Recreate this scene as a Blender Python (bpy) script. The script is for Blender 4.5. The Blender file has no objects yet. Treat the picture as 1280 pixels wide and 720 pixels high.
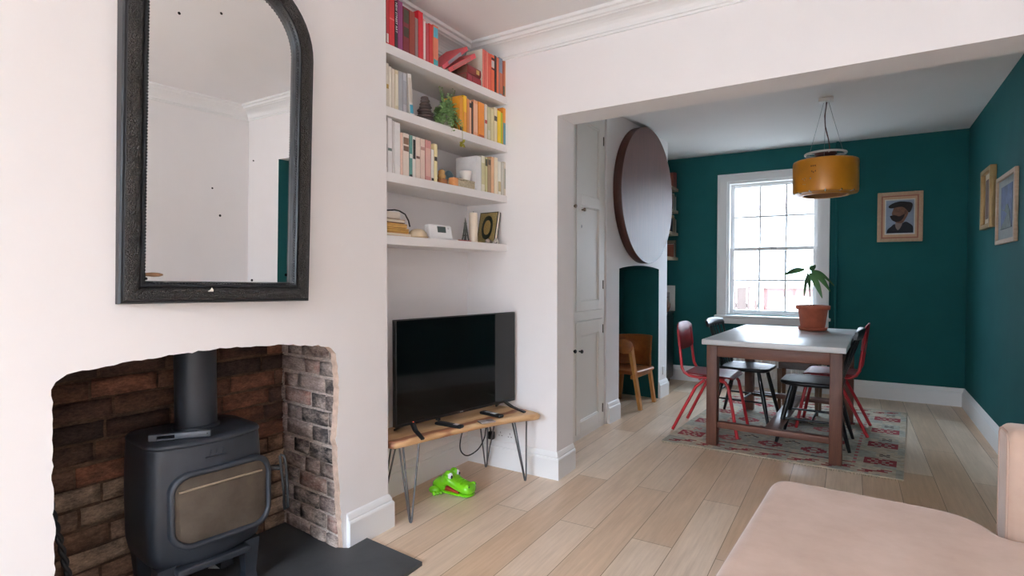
import bpy, bmesh, math, random
from mathutils import Vector, Matrix
random.seed(7)
PI = math.pi
sc = bpy.context.scene
COL = sc.collection

# ------------------------------------------------------------------ materials
def lin(h):
    h = h.lstrip('#')
    out = []
    for i in (0, 2, 4):
        c = int(h[i:i+2], 16) / 255
        out.append(c / 12.92 if c <= 0.04045 else ((c + 0.055) / 1.055) ** 2.4)
    return out

def newmat(name):
    m = bpy.data.materials.new(name); m.use_nodes = True
    nt = m.node_tree
    return m, nt, nt.nodes['Principled BSDF']

def setin(n, k, v):
    if k in n.inputs: n.inputs[k].default_value = v

def ramp(nt, fac, stops):
    r = nt.nodes.new('ShaderNodeValToRGB')
    e = r.color_ramp.elements
    while len(e) < len(stops): e.new(0.5)
    for el, (p, c) in zip(e, stops):
        el.position = p; el.color = (*c, 1)
    nt.links.new(fac, r.inputs[0])
    return r

def coords(nt, scale=(1, 1, 1), rot=(0, 0, 0), kind='Object'):
    tc = nt.nodes.new('ShaderNodeTexCoord'); mp = nt.nodes.new('ShaderNodeMapping')
    mp.inputs['Scale'].default_value = scale; mp.inputs['Rotation'].default_value = rot
    nt.links.new(tc.outputs[kind], mp.inputs['Vector'])
    return mp.outputs[0]

def noise(nt, vec, scale, detail=4, rough=0.6):
    n = nt.nodes.new('ShaderNodeTexNoise')
    n.inputs['Scale'].default_value = scale; n.inputs['Detail'].default_value = detail
    n.inputs['Roughness'].default_value = rough
    nt.links.new(vec, n.inputs['Vector'])
    return n.outputs['Fac']

def bump(nt, b, h, strength, dist=0.002):
    n = nt.nodes.new('ShaderNodeBump')
    n.inputs['Strength'].default_value = strength; n.inputs['Distance'].default_value = dist
    nt.links.new(h, n.inputs['Height']); nt.links.new(n.outputs[0], b.inputs['Normal'])

MC = {}
def mat(col, rough=0.6, metal=0.0, var=0.06, scale=14, bmp=0.0, bscale=80, spec=0.5, coat=0.0, stretch=(1, 1, 1)):
    key = (col, rough, metal, var, scale, bmp, bscale, spec, coat, stretch)
    if key in MC: return MC[key]
    m, nt, b = newmat('paint_' + col.strip('#'))
    c = lin(col)
    v = coords(nt, stretch)
    f = noise(nt, v, scale)
    r = ramp(nt, f, [(0.3, [x * (1 - var) for x in c]), (0.7, [min(1, x * (1 + var)) for x in c])])
    nt.links.new(r.outputs[0], b.inputs['Base Color'])
    setin(b, 'Roughness', rough); setin(b, 'Metallic', metal); setin(b, 'Specular IOR Level', spec); setin(b, 'Coat Weight', coat)
    if bmp: bump(nt, b, noise(nt, v, bscale, 3), bmp)
    MC[key] = m
    return m

def wood(dark, light, rough=0.4, scale=(30, 3, 30), spec=0.5, coat=0.0, bmp=0.15):
    key = ('wood', dark, light, rough, scale, coat)
    if key in MC: return MC[key]
    m, nt, b = newmat('wood_' + dark.strip('#'))
    v = coords(nt, scale)
    f = noise(nt, v, 1.6, 6, 0.65)
    r = ramp(nt, f, [(0.25, lin(dark)), (0.75, lin(light))])
    nt.links.new(r.outputs[0], b.inputs['Base Color'])
    setin(b, 'Roughness', rough); setin(b, 'Specular IOR Level', spec); setin(b, 'Coat Weight', coat)
    bump(nt, b, f, bmp, 0.001)
    MC[key] = m
    return m

M_WALL = mat('#F2EEED', 0.75, var=0.012, scale=3, bmp=0.05, bscale=120, spec=0.3)
M_CEIL = mat('#EEECEC', 0.85, var=0.01, scale=3, spec=0.25)
M_TRIM = mat('#F0EFEE', 0.45, var=0.01, scale=4)
M_CUP = mat('#EEE9E2', 0.45, var=0.012, scale=4)
M_TEAL = mat('#215A5B', 0.7, var=0.05, scale=4, bmp=0.06, bscale=90, spec=0.1)
M_RAW = mat('#C9AE9C', 0.95, var=0.2, scale=25, bmp=0.5, bscale=60, spec=0.1)
M_SHELF = mat('#ECE8E6', 0.5, var=0.01, scale=4)
M_SLATE = mat('#3E4043', 0.55, var=0.22, scale=6, bmp=0.2, bscale=30)
M_IRON = mat('#2B2F36', 0.46, metal=0.0, var=0.08, scale=9, bmp=0.12, bscale=160, spec=0.5)
M_BLACKIRON = mat('#1A1B1D', 0.55, var=0.1, bmp=0.1)
M_BLACK = mat('#141415', 0.32, var=0.08)
M_BLACKPL = mat('#131314', 0.42, var=0.05)
M_BLACKCH = mat('#0D0D0F', 0.33, var=0.1, spec=0.45)
M_STEEL = mat('#8A8A8C', 0.35, metal=1.0, var=0.08)
M_HAIRPIN = mat('#6E6F72', 0.4, metal=0.9, var=0.08)
M_CHROME = mat('#D0D0D0', 0.15, metal=1.0, var=0.02)
M_WHITEPL = mat('#F0F0F0', 0.35, var=0.01)
M_RED = mat('#B5202A', 0.36, var=0.08, coat=0.1)
M_REDPLY = wood('#6A1418', '#8E2226', 0.35, (20, 3, 20), coat=0.3)
M_TABLEWOOD = wood('#4A2A1F', '#6E4432', 0.5, (22, 22, 3))
M_TABLEWOODH = wood('#523024', '#774A38', 0.5, (3, 22, 22))
M_TOPWHITE = mat('#DADBDC', 0.28, var=0.04, scale=5, spec=0.5)
M_OAKLIGHT = wood('#A06A34', '#BE8648', 0.42, (20, 20, 3))
M_PLY = wood('#7C4420', '#A5622E', 0.4, (18, 3, 18), coat=0.1)
M_DISC = wood('#4A281F', '#653B2E', 0.42, (26, 26, 2.2), coat=0.0, spec=0.4)
M_DISCEDGE = wood('#341A12', '#4A261A', 0.45, (26, 26, 2.2))
M_TERRA = mat('#A9583E', 0.75, var=0.14, scale=18, bmp=0.15)
M_LEAF = mat('#4C7A46', 0.42, var=0.2, scale=12)
M_FERN = mat('#78985A', 0.55, var=0.3, scale=30)
M_STEM = mat('#6B5A3A', 0.6)
M_AMBER = mat('#BE7A1A', 0.36, var=0.08, scale=6, metal=0.1, coat=0.2)
M_AMBERIN = mat('#C98A3E', 0.5, var=0.05)
M_GOLD = mat('#9A7C50', 0.45, metal=0.3, var=0.15)
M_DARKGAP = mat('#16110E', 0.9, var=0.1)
M_PAGES = mat('#DDD3BE', 0.85, var=0.07, scale=40, stretch=(1, 30, 1))

def floor_material():
    m, nt, b = newmat('oak_planks')
    tc = nt.nodes.new('ShaderNodeTexCoord'); mp = nt.nodes.new('ShaderNodeMapping')
    mp.inputs['Rotation'].default_value = (0, 0, -PI / 2); mp.inputs['Location'].default_value = (0.3, 0.075, 0)
    nt.links.new(tc.outputs['Object'], mp.inputs['Vector'])
    br = nt.nodes.new('ShaderNodeTexBrick')
    br.offset = 0.37; br.offset_frequency = 2
    for k, v in (('Scale', 1.0), ('Mortar Size', 0.0016), ('Mortar Smooth', 0.1), ('Bias', 0.0), ('Brick Width', 1.75), ('Row Height', 0.19)):
        br.inputs[k].default_value = v
    br.inputs['Color1'].default_value = (*lin('#F0DCC6'), 1); br.inputs['Color2'].default_value = (*lin('#D8B898'), 1)
    br.inputs['Mortar'].default_value = (*lin('#8E7458'), 1)
    nt.links.new(mp.outputs[0], br.inputs['Vector'])
    g = coords(nt, (38, 1.6, 1)); f = noise(nt, g, 1.5, 6, 0.7)
    g2 = coords(nt, (9, 2.2, 1)); f2 = noise(nt, g2, 1.0, 3, 0.6)
    r = ramp(nt, f, [(0.3, (0.80, 0.77, 0.74)), (0.7, (1.0, 1.0, 1.0))])
    r2 = ramp(nt, f2, [(0.3, (0.90, 0.88, 0.86)), (0.7, (1.04, 1.04, 1.05))])
    mx = nt.nodes.new('ShaderNodeMix'); mx.data_type = 'RGBA'; mx.blend_type = 'MULTIPLY'; mx.inputs[0].default_value = 1
    mx2 = nt.nodes.new('ShaderNodeMix'); mx2.data_type = 'RGBA'; mx2.blend_type = 'MULTIPLY'; mx2.inputs[0].default_value = 1
    nt.links.new(br.outputs['Color'], mx.inputs[6]); nt.links.new(r.outputs[0], mx.inputs[7])
    nt.links.new(mx.outputs[2], mx2.inputs[6]); nt.links.new(r2.outputs[0], mx2.inputs[7])
    nt.links.new(mx2.outputs[2], b.inputs['Base Color'])
    setin(b, 'Roughness', 0.36); setin(b, 'Specular IOR Level', 0.5)
    inv = nt.nodes.new('ShaderNodeMath'); inv.operation = 'MULTIPLY_ADD'; inv.inputs[1].default_value = -1; inv.inputs[2].default_value = 1
    nt.links.new(br.outputs['Fac'], inv.inputs[0])
    bump(nt, b, inv.outputs[0], 0.35, 0.002)
    return m
M_FLOOR = floor_material()

def attr_material(name, rough, nscale, dirt, dirt_amt, bmp=0.5):
    """albedo from a per-brick colour attribute, broken up by noise stains"""
    m, nt, b = newmat(name)
    a = nt.nodes.new('ShaderNodeAttribute'); a.attribute_name = 'tone'
    v = coords(nt, (1, 1, 2.2))
    f = noise(nt, v, nscale, 8, 0.75)
    r = ramp(nt, f, [(0.40, (0, 0, 0)), (0.62, (dirt_amt,) * 3)])
    mx = nt.nodes.new('ShaderNodeMix'); mx.data_type = 'RGBA'
    nt.links.new(r.outputs[0], mx.inputs[0]); nt.links.new(a.outputs['Color'], mx.inputs[6]); mx.inputs[7].default_value = (*lin(dirt), 1)
    f2 = noise(nt, v, 60, 5, 0.7)
    r2 = ramp(nt, f2, [(0.3, (0.55, 0.55, 0.55)), (0.7, (1.3, 1.3, 1.3))])
    mx2 = nt.nodes.new('ShaderNodeMix'); mx2.data_type = 'RGBA'; mx2.blend_type = 'MULTIPLY'; mx2.inputs[0].default_value = 1
    nt.links.new(mx.outputs[2], mx2.inputs[6]); nt.links.new(r2.outputs[0], mx2.inputs[7])
    nt.links.new(mx2.outputs[2], b.inputs['Base Color'])
    setin(b, 'Roughness', rough); setin(b, 'Specular IOR Level', 0.2)
    bump(nt, b, f2, bmp, 0.006)
    return m
M_BRICKBACK = attr_material('old_brick', 0.95, 7, '#362C28', 0.7)
M_BRICKSIDE = attr_material('limewashed_brick', 0.95, 9, '#CDBAAE', 0.85)

def mirror_material():
    m, nt, b = newmat('foxed_mirror')
    v = coords(nt)
    vo = nt.nodes.new('ShaderNodeTexVoronoi'); vo.voronoi_dimensions = '2D'; vo.inputs['Scale'].default_value = 8
    sp = nt.nodes.new('ShaderNodeSeparateXYZ'); cm = nt.nodes.new('ShaderNodeCombineXYZ')
    nt.links.new(v, sp.inputs[0]); nt.links.new(sp.outputs[1], cm.inputs[0]); nt.links.new(sp.outputs[2], cm.inputs[1])
    nt.links.new(cm.outputs[0], vo.inputs['Vector'])
    n = noise(nt, v, 3.5, 2)
    ms = nt.nodes.new('ShaderNodeMath'); ms.operation = 'MULTIPLY'; ms.inputs[1].default_value = 0.07
    nt.links.new(n, ms.inputs[0])
    lt = nt.nodes.new('ShaderNodeMath'); lt.operation = 'LESS_THAN'
    nt.links.new(vo.outputs['Distance'], lt.inputs[0]); nt.links.new(ms.outputs[0], lt.inputs[1])
    sel = nt.nodes.new('ShaderNodeSeparateColor'); nt.links.new(vo.outputs['Color'], sel.inputs[0])
    gt = nt.nodes.new('ShaderNodeMath'); gt.operation = 'GREATER_THAN'; gt.inputs[1].default_value = 0.66
    nt.links.new(sel.outputs[0], gt.inputs[0])
    mu = nt.nodes.new('ShaderNodeMath'); mu.operation = 'MULTIPLY'
    nt.links.new(lt.outputs[0], mu.inputs[0]); nt.links.new(gt.outputs[0], mu.inputs[1])
    r = ramp(nt, mu.outputs[0], [(0.0, (0.86, 0.865, 0.86)), (1.0, (0.03, 0.03, 0.03))])
    nt.links.new(r.outputs[0], b.inputs['Base Color'])
    setin(b, 'Metallic', 1.0); setin(b, 'Roughness', 0.0)
    return m
M_MIRROR = mirror_material()

def carved_material():
    m, nt, b = newmat('carved_black_wood')
    v = coords(nt)
    vo = nt.nodes.new('ShaderNodeTexVoronoi'); vo.inputs['Scale'].default_value = 70
    nt.links.new(v, vo.inputs['Vector'])
    w = nt.nodes.new('ShaderNodeTexWave'); w.wave_type = 'RINGS'; w.inputs['Scale'].default_value = 16; w.inputs['Distortion'].default_value = 14
    w.inputs['Detail'].default_value = 2; w.inputs['Detail Scale'].default_value = 5
    nt.links.new(v, w.inputs['Vector'])
    ad = nt.nodes.new('ShaderNodeMath'); ad.operation = 'MULTIPLY_ADD'; ad.inputs[1].default_value = 0.6
    nt.links.new(vo.outputs['Distance'], ad.inputs[0]); nt.links.new(w.outputs['Fac'], ad.inputs[2])
    r = ramp(nt, ad.outputs[0], [(0.2, lin('#191614')), (1.0, lin('#312A25'))])
    nt.links.new(r.outputs[0], b.inputs['Base Color'])
    setin(b, 'Roughness', 0.42)
    bump(nt, b, ad.outputs[0], 0.9, 0.006)
    return m
M_CARVED = carved_material()
M_FRAMEBLK = mat('#1B1D20', 0.32, var=0.15, scale=20)

def glass_material(name='window_glass', tint=(1, 1, 1), gloss=0.08):
    m = bpy.data.materials.new(name); m.use_nodes = True
    nt = m.node_tree; nt.nodes.clear()
    out = nt.nodes.new('ShaderNodeOutputMaterial'); mx = nt.nodes.new('ShaderNodeMixShader')
    tr = nt.nodes.new('ShaderNodeBsdfTransparent'); gl = nt.nodes.new('ShaderNodeBsdfGlossy')
    tr.inputs[0].default_value = (*tint, 1); gl.inputs['Roughness'].default_value = 0.02
    mx.inputs[0].default_value = gloss
    nt.links.new(tr.outputs[0], mx.inputs[1]); nt.links.new(gl.outputs[0], mx.inputs[2]); nt.links.new(mx.outputs[0], out.inputs[0])
    return m
M_GLASS = glass_material()

def stove_glass():
    m, nt, b = newmat('sooty_stove_glass')
    v = coords(nt, (1, 1, 1))
    f = noise(nt, v, 5, 5, 0.65)
    r = ramp(nt, f, [(0.3, lin('#2C251F')), (0.72, lin('#5A5046'))])
    nt.links.new(r.outputs[0], b.inputs['Base Color'])
    setin(b, 'Roughness', 0.25); setin(b, 'Coat Weight', 0.15)
    return m
M_STOVEGLASS = stove_glass()

def screen_material():
    m, nt, b = newmat('tv_screen')
    v = coords(nt); f = noise(nt, v, 2, 1)
    r = ramp(nt, f, [(0.0, (0.002, 0.002, 0.002)), (1.0, (0.004, 0.004, 0.004))])
    nt.links.new(r.outputs[0], b.inputs['Base Color'])
    setin(b, 'Roughness', 0.06); setin(b, 'Specular IOR Level', 0.45)
    return m
M_SCREEN = screen_material()

def slab_material():
    m, nt, b = newmat('live_edge_slab')
    v = coords(nt, (14, 1.6, 14))
    f = noise(nt, v, 1.4, 6, 0.6)
    r = ramp(nt, f, [(0.25, lin('#B98655')), (0.5, lin('#D6AC7E')), (0.8, lin('#E4C49C'))])
    # a reddish heartwood band runs along the front of the board
    tc = nt.nodes.new('ShaderNodeTexCoord'); sp = nt.nodes.new('ShaderNodeSeparateXYZ')
    nt.links.new(tc.outputs['Object'], sp.inputs[0])
    n2 = noise(nt, coords(nt, (2, 3, 2)), 1.2, 3)
    ad = nt.nodes.new('ShaderNodeMath'); ad.operation = 'MULTIPLY_ADD'; ad.inputs[1].default_value = 0.12
    nt.links.new(n2, ad.inputs[0]); nt.links.new(sp.outputs[0], ad.inputs[2])
    r2 = ramp(nt, ad.outputs[0], [(0.080, (0, 0, 0)), (0.095, (0.85, 0.85, 0.85)), (0.130, (0.75, 0.75, 0.75)), (0.142, (0, 0, 0))])
    mx = nt.nodes.new('ShaderNodeMix'); mx.data_type = 'RGBA'
    nt.links.new(r2.outputs[0], mx.inputs[0]); nt.links.new(r.outputs[0], mx.inputs[6]); mx.inputs[7].default_value = (*lin('#8A4630'), 1)
    nt.links.new(mx.outputs[2], b.inputs['Base Color'])
    setin(b, 'Roughness', 0.45); bump(nt, b, f, 0.3, 0.003)
    return m
M_SLAB = slab_material()

def velvet_material():
    m, nt, b = newmat('blush_velvet')
    v = coords(nt)
    f = noise(nt, v, 5, 4, 0.6)
    r = ramp(nt, f, [(0.3, lin('#B89C8A')), (0.7, lin('#C9AE9D'))])
    nt.links.new(r.outputs[0], b.inputs['Base Color'])
    setin(b, 'Roughness', 0.9); setin(b, 'Sheen Weight', 0.35); setin(b, 'Sheen Roughness', 0.4); setin(b, 'Specular IOR Level', 0.15)
    bump(nt, b, noise(nt, v, 260, 3), 0.15, 0.001)
    return m
M_VELVET = velvet_material()

# ------------------------------------------------------------------ mesh building
class MB:
    def __init__(s): s.v = []; s.f = []; s.mi = []; s.sm = []; s.tone = None
    def add(s, verts, faces, mi=0, smooth=False, tf=None, tone=None):
        o = len(s.v)
        for p in verts: s.v.append(tuple(tf(p)) if tf else tuple(p))
        for i, f in enumerate(faces):
            s.f.append(tuple(o + k for k in f)); s.mi.append(mi[i] if isinstance(mi, list) else mi); s.sm.append(smooth)
        if tone is not None:
            if s.tone is None: s.tone = {}
            for k in range(o, len(s.v)): s.tone[k] = tone
    def box(s, x0, x1, y0, y1, z0, z1, b=0.0, mi=0, seg=2, tf=None):
        if b <= 0:
            v = [(x, y, z) for z in (z0, z1) for y in (y0, y1) for x in (x0, x1)]
            s.add(v, [(0, 2, 3, 1), (4, 5, 7, 6), (0, 1, 5, 4), (2, 6, 7, 3), (0, 4, 6, 2), (1, 3, 7, 5)], mi, False, tf)
            return s
        bm = bmesh.new(); bmesh.ops.create_cube(bm, size=1)
        for q in bm.verts: q.co = Vector(((x0+x1)/2 + q.co.x*(x1-x0), (y0+y1)/2 + q.co.y*(y1-y0), (z0+z1)/2 + q.co.z*(z1-z0)))
        b = min(b, 0.49*min(abs(x1-x0), abs(y1-y0), abs(z1-z0)))
        bmesh.ops.bevel(bm, geom=bm.edges[:], offset=b, segments=seg, affect='EDGES', profile=0.5)
        bm.verts.index_update()
        s.add([q.co[:] for q in bm.verts], [[q.index for q in f.verts] for f in bm.faces], mi, seg > 1, tf); bm.free()
        return s
    def tube(s, pts, r, n=10, mi=0, cap=True, tf=None, closed=False, squash=None):
        pts = [Vector(p) for p in pts]
        rs = r if isinstance(r, (list, tuple)) else [r]*len(pts)
        vs = []; up = None; N = len(pts)
        for i, p in enumerate(pts):
            if closed: t = pts[(i+1) % N] - pts[i-1]
            else: t = pts[min(i+1, N-1)] - pts[max(i-1, 0)]
            t.normalize()
            if up is None:
                up = Vector((0, 0, 1)) if abs(t.z) < 0.9 else Vector((1, 0, 0))
            a = t.cross(up); a.normalize(); bb = a.cross(t); bb.normalize(); up = bb
            for k in range(n):
                an = 2*PI*k/n
                vs.append(p + a*math.cos(an)*rs[i] + bb*math.sin(an)*rs[i]*(squash or 1))
        fs = []
        for i in range(N if closed else N-1):
            j = (i+1) % N
            for k in range(n):
                k2 = (k+1) % n
                fs.append((i*n+k, i*n+k2, j*n+k2, j*n+k))
        s.add(vs, fs, mi, True, tf)
        if cap and not closed:
            s.add(vs[:n], [tuple(range(n))[::-1]], mi, False, tf); s.add(vs[-n:], [tuple(range(n))], mi, False, tf)
        return s
    def lathe(s, prof, n=28, c=(0, 0, 0), mi=0, tf=None, smooth=True):
        vs = []
        for (r, z) in prof:
            for k in range(n):
                a = 2*PI*k/n; vs.append((c[0]+r*math.cos(a), c[1]+r*math.sin(a), c[2]+z))
        fs = []
        for i in range(len(prof)-1):
            for k in range(n):
                k2 = (k+1) % n; fs.append((i*n+k, i*n+k2, (i+1)*n+k2, (i+1)*n+k))
        s.add(vs, fs, mi, smooth, tf)
        return s
    def prism(s, poly, d0, d1, tf, mi=0, edge_mi=None, caps=True):
        """poly in (a,b); extruded d0..d1; tf maps (a,b,d) to space"""
        n = len(poly)
        vs = [(a, b, d0) for a, b in poly] + [(a, b, d1) for a, b in poly]
        fs = []; ms = []
        if caps: fs += [tuple(range(n))[::-1], tuple(range(n, 2*n))]; ms += [mi, mi]
        for i in range(n):
            j = (i+1) % n
            fs.append((i, j, n+j, n+i)); ms.append(edge_mi[i] if edge_mi else mi)
        s.add(vs, fs, ms, False, tf)
        return s
    def loft(s, secs, mi=0, cap=True, tf=None, smooth=True):
        n = len(secs[0]); vs = [p for q in secs for p in q]; fs = []
        for i in range(len(secs)-1):
            for k in range(n):
                k2 = (k+1) % n; fs.append((i*n+k, i*n+k2, (i+1)*n+k2, (i+1)*n+k))
        s.add(vs, fs, mi, smooth, tf)
        if cap:
            s.add(secs[0], [tuple(range(n))[::-1]], mi, False, tf); s.add(secs[-1], [tuple(range(n))], mi, False, tf)
        return s
    def ball(s, c, r, n=16, mi=0, tf=None):
        rr = r if isinstance(r, (tuple, list)) else (r, r, r)
        m = n//2; vs = []; fs = []
        for i in range(m+1):
            t = PI*i/m
            for k in range(n):
                a = 2*PI*k/n
                vs.append((c[0]+rr[0]*math.sin(t)*math.cos(a), c[1]+rr[1]*math.sin(t)*math.sin(a), c[2]+rr[2]*math.cos(t)))
        for i in range(m):
            for k in range(n):
                k2 = (k+1) % n; fs.append((i*n+k, (i+1)*n+k, (i+1)*n+k2, i*n+k2))
        s.add(vs, fs, mi, True, tf)
        return s
    def build(s, name, mats, parent=None, loc=None, rz=0.0, rot=None, weld=False):
        me = bpy.data.meshes.new(name); me.from_pydata(s.v, [], s.f)
        if not isinstance(mats, (list, tuple)): mats = [mats]
        for m in mats: me.materials.append(m)
        for p, i, sm in zip(me.polygons, s.mi, s.sm): p.material_index = i; p.use_smooth = sm
        if s.tone is not None:
            at = me.color_attributes.new('tone', 'FLOAT_COLOR', 'POINT')
            for k in range(len(s.v)): at.data[k].color = (*s.tone.get(k, (0.5, 0.4, 0.35)), 1)
        bm = bmesh.new(); bm.from_mesh(me)
        if weld: bmesh.ops.remove_doubles(bm, verts=bm.verts[:], dist=1e-5)
        bmesh.ops.recalc_face_normals(bm, faces=bm.faces[:]); bm.to_mesh(me); bm.free()
        o = bpy.data.objects.new(name, me); COL.objects.link(o)
        if parent: o.parent = parent
        if loc: o.location = loc
        o.rotation_euler = rot if rot else (0, 0, rz)
        return o

def tag(o, label, cat, group=None):
    o['label'] = label; o['category'] = cat
    if group: o['group'] = group
    return o
def thing(name, label, cat, loc=(0, 0, 0), rz=0.0, group=None, rot=None):
    o = bpy.data.objects.new(name, None); COL.objects.link(o)
    o.location = loc; o.rotation_euler = rot if rot else (0, 0, rz)
    o.empty_display_size = 0.05
    return tag(o, label, cat, group)
def struct(o): o['kind'] = 'structure'; return o
def plab(o, label): o['label'] = label; return o
def copy_thing(root, loc, rz=None, label=None, group=None):
    r = root.copy(); COL.objects.link(r); r.location = loc
    if rz is not None: r.rotation_euler = (0, 0, rz)
    if label: r['label'] = label
    if group: r['group'] = group
    for ch in list(root.children):
        c = ch.copy(); COL.objects.link(c); c.parent = r
        for g in list(ch.children):
            d = g.copy(); COL.objects.link(d); d.parent = c
    return r

def arc(cx, cy, r, a0, a1, n):
    return [(cx + r*math.cos(a0+(a1-a0)*i/n), cy + r*math.sin(a0+(a1-a0)*i/n)) for i in range(n+1)]
def rrect(hw, hh, r, n=6):
    p = []
    for cx, cy, a in ((hw-r, hh-r, 0), (-hw+r, hh-r, PI/2), (-hw+r, -hh+r, PI), (hw-r, -hh+r, 1.5*PI)):
        p += arc(cx, cy, r, a, a+PI/2, n)
    return p
def round_poly(pts, rad, n=6):
    out = []; N = len(pts)
    for i, p in enumerate(pts):
        r = rad[i] if isinstance(rad, (list, tuple)) else rad
        p = Vector(p); a = (Vector(pts[i-1])-p).normalized(); b = (Vector(pts[(i+1) % N])-p).normalized()
        if r <= 0: out.append(tuple(p)); continue
        for k in range(n+1):
            t = k/n
            out.append(tuple((p+a*r)*(1-t)**2 + p*2*t*(1-t) + (p+b*r)*t*t))
    return out
def inset(poly, d):
    """shrink a CCW polygon by d along vertex normals"""
    N = len(poly); out = []
    for i in range(N):
        p0, p1, p2 = Vector(poly[i-1]), Vector(poly[i]), Vector(poly[(i+1) % N])
        e1 = (p1-p0); e2 = (p2-p1)
        if e1.length < 1e-9 or e2.length < 1e-9: out.append(tuple(p1)); continue
        n1 = Vector((-e1.y, e1.x)).normalized(); n2 = Vector((-e2.y, e2.x)).normalized()
        b = n1+n2; b = b/max(0.3, b.length_squared/2) if b.length > 1e-6 else n1
        out.append(tuple(p1+b*d))
    return out
def sweep(mb, path, prof, closed=False, mi=0):
    """path: plan points with the room on the LEFT of travel; prof: (offset from wall, z)"""
    N = len(path); secs = []
    for i in range(N):
        p = Vector(path[i])
        dirs = []
        if closed or i > 0: dirs.append((p-Vector(path[i-1])).normalized())
        if closed or i < N-1: dirs.append((Vector(path[(i+1) % N])-p).normalized())
        ns = [Vector((-d.y, d.x)) for d in dirs]
        if len(ns) == 2:
            b = ns[0]+ns[1]; b = b*(2/max(b.length_squared, 0.05))
        else: b = ns[0]
        secs.append([(p.x+b.x*o, p.y+b.y*o, z) for o, z in prof])
    if closed: secs.append(secs[0])
    mb.loft(secs, mi, cap=not closed, smooth=False)

# ------------------------------------------------------------------ camera
F = 700.0
cam = bpy.data.cameras.new('camera'); co = bpy.data.objects.new('camera', cam); COL.objects.link(co)
cam.sensor_width = 36; cam.lens = F/1280*36; cam.clip_start = 0.02
co.location = (0, 0, 1.25)
co.rotation_euler = (PI/2 - math.atan(16/700), 0, math.atan(423/700))
sc.camera = co

# ------------------------------------------------------------------ room shell
FZ, DZ = 2.73, 2.63            # front and dining ceiling heights
def spine(x): return 3.058 - 0.026*(x+1.527)
SA = math.atan(-0.026)
TS = 0.235                     # thickness of the dividing wall
def spine_tf(p):               # (s along wall from the pier corner, z, depth into the dining room)
    s, z, d = p
    return (-1.527 + s*math.cos(SA) - d*math.sin(SA)*0, 3.058 + s*math.sin(SA) + d, z)

m = MB(); m.box(-2.75, 1.7, -3.5, 7.0, -0.08, 0.0); struct(m.build('floor', M_FLOOR))
m = MB(); m.box(-2.5, 1.6, -3.5, 3.1, FZ, FZ+0.08); struct(m.build('ceiling', M_CEIL))
m = MB(); m.box(-2.3, 1.6, 3.15, 6.95, DZ, DZ+0.08); struct(m.build('ceiling_dining', M_CEIL))

# chimney breast of the front room, with the knocked-through fireplace opening
CBX = -1.95
op = [(1.752, 0.0), (1.742, 0.10), (1.737, 0.183), (1.731, 0.331), (1.722, 0.40), (1.719, 0.479), (1.712, 0.52), (1.724, 0.621), (1.729, 0.72), (1.730, 0.8),
      (1.721, 0.87), (1.713, 0.905), (1.690, 0.928), (1.655, 0.940), (1.617, 0.948), (1.53, 0.960), (1.44, 0.970), (1.35, 0.978), (1.267, 0.983), (1.145, 0.985),
      (1.047, 0.982), (0.958, 0.979), (0.863, 0.974), (0.798, 0.970), (0.757, 0.964), (0.717, 0.958), (0.694, 0.945), (0.684, 0.925), (0.682, 0.80), (0.681, 0.661), (0.684, 0.521), (0.681, 0.384), (0.684, 0.2), (0.682, 0.0)]
jag = []
for i in range(len(op)-1):
    (a, b), (c, d) = op[i], op[i+1]
    L = math.hypot(c-a, d-b); k = max(1, int(L/0.018))
    for j in range(k):
        t = j/k; q = 0.0035 if i else 0.002
        jag.append((a+(c-a)*t + random.uniform(-q, q), max(0, b+(d-b)*t + (random.uniform(-q, q) if i or j else 0))))
jag.append(op[-1])
poly = [(0.40, 0.0), (0.40, FZ), (2.04, FZ), (2.04, 0.0)] + jag
em = [0, 0, 0, 0] + [1]*(len(jag)-1) + [0]
m = MB(); m.prism(poly, CBX, CBX-0.035, lambda p: (p[2], p[0], p[1]), 0, em)
m.box(-2.48, CBX-0.001, 1.90, 2.04, 0, FZ); m.box(-2.48, CBX-0.001, 0.40, 0.56, 0, FZ); m.box(-2.48, CBX-0.036, 0.56, 1.90, 1.14, FZ)
struct(m.build('wall_left_chimney', [M_WALL, M_RAW]))
m = MB(); m.box(-2.30, -2.21, 2.04, 3.30, 0, FZ); struct(m.build('wall_left_alcove', M_WALL))
m = MB(); m.box(-2.30, -2.21, -3.5, 0.40, 0, FZ); struct(m.build('wall_left_window_end', M_WALL))
# dividing wall: pier, beam over the opening, stub on the right
m = MB()
sR = 0.885+1.527
poly = [(-0.70, 0), (-0.70, FZ+0.02), (3.05, FZ+0.02), (3.05, 0), (sR, 0), (sR, 2.216), (0.0, 2.214), (0.0, 0)]
m.prism(poly, 0, TS, spine_tf, 0, [0, 0, 0, 0, 1, 0, 0, 0]); struct(m.build('wall_dividing', [M_WALL, M_TEAL]))
m = MB(); m.box(1.40, 1.5, -3.5, 3.0, 0, FZ); struct(m.build('wall_right_front', M_WALL))
# bay-end wall behind the camera with its tall window
WX0, WX1, WZ0, WZ1 = -2.0, 0.1, 0.25, 2.64
SY = -3.2
m = MB()
m.box(-2.3, WX0, SY-.15, SY, 0, FZ); m.box(WX1, 1.5, SY-.15, SY, 0, FZ); m.box(WX0, WX1, SY-.15, SY, 0, WZ0); m.box(WX0, WX1, SY-.15, SY, WZ1, FZ)
struct(m.build('wall_street', M_WALL))
w = MB()
for k in range(4):
    x = WX0 + (WX1-WX0)*k/3; w.box(x-0.03, x+0.03, SY-.12, SY-.04, WZ0, WZ1)
for z in (WZ0+0.03, 1.5, WZ1-0.03): w.box(WX0, WX1, SY-.11, SY-.05, z-0.022, z+0.022)
wo = struct(w.build('window_2', M_TRIM))
m = MB(); m.box(WX0, WX1, SY-.085, SY-.081, WZ0, WZ1); m.build('pane', M_GLASS, wo)

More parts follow.
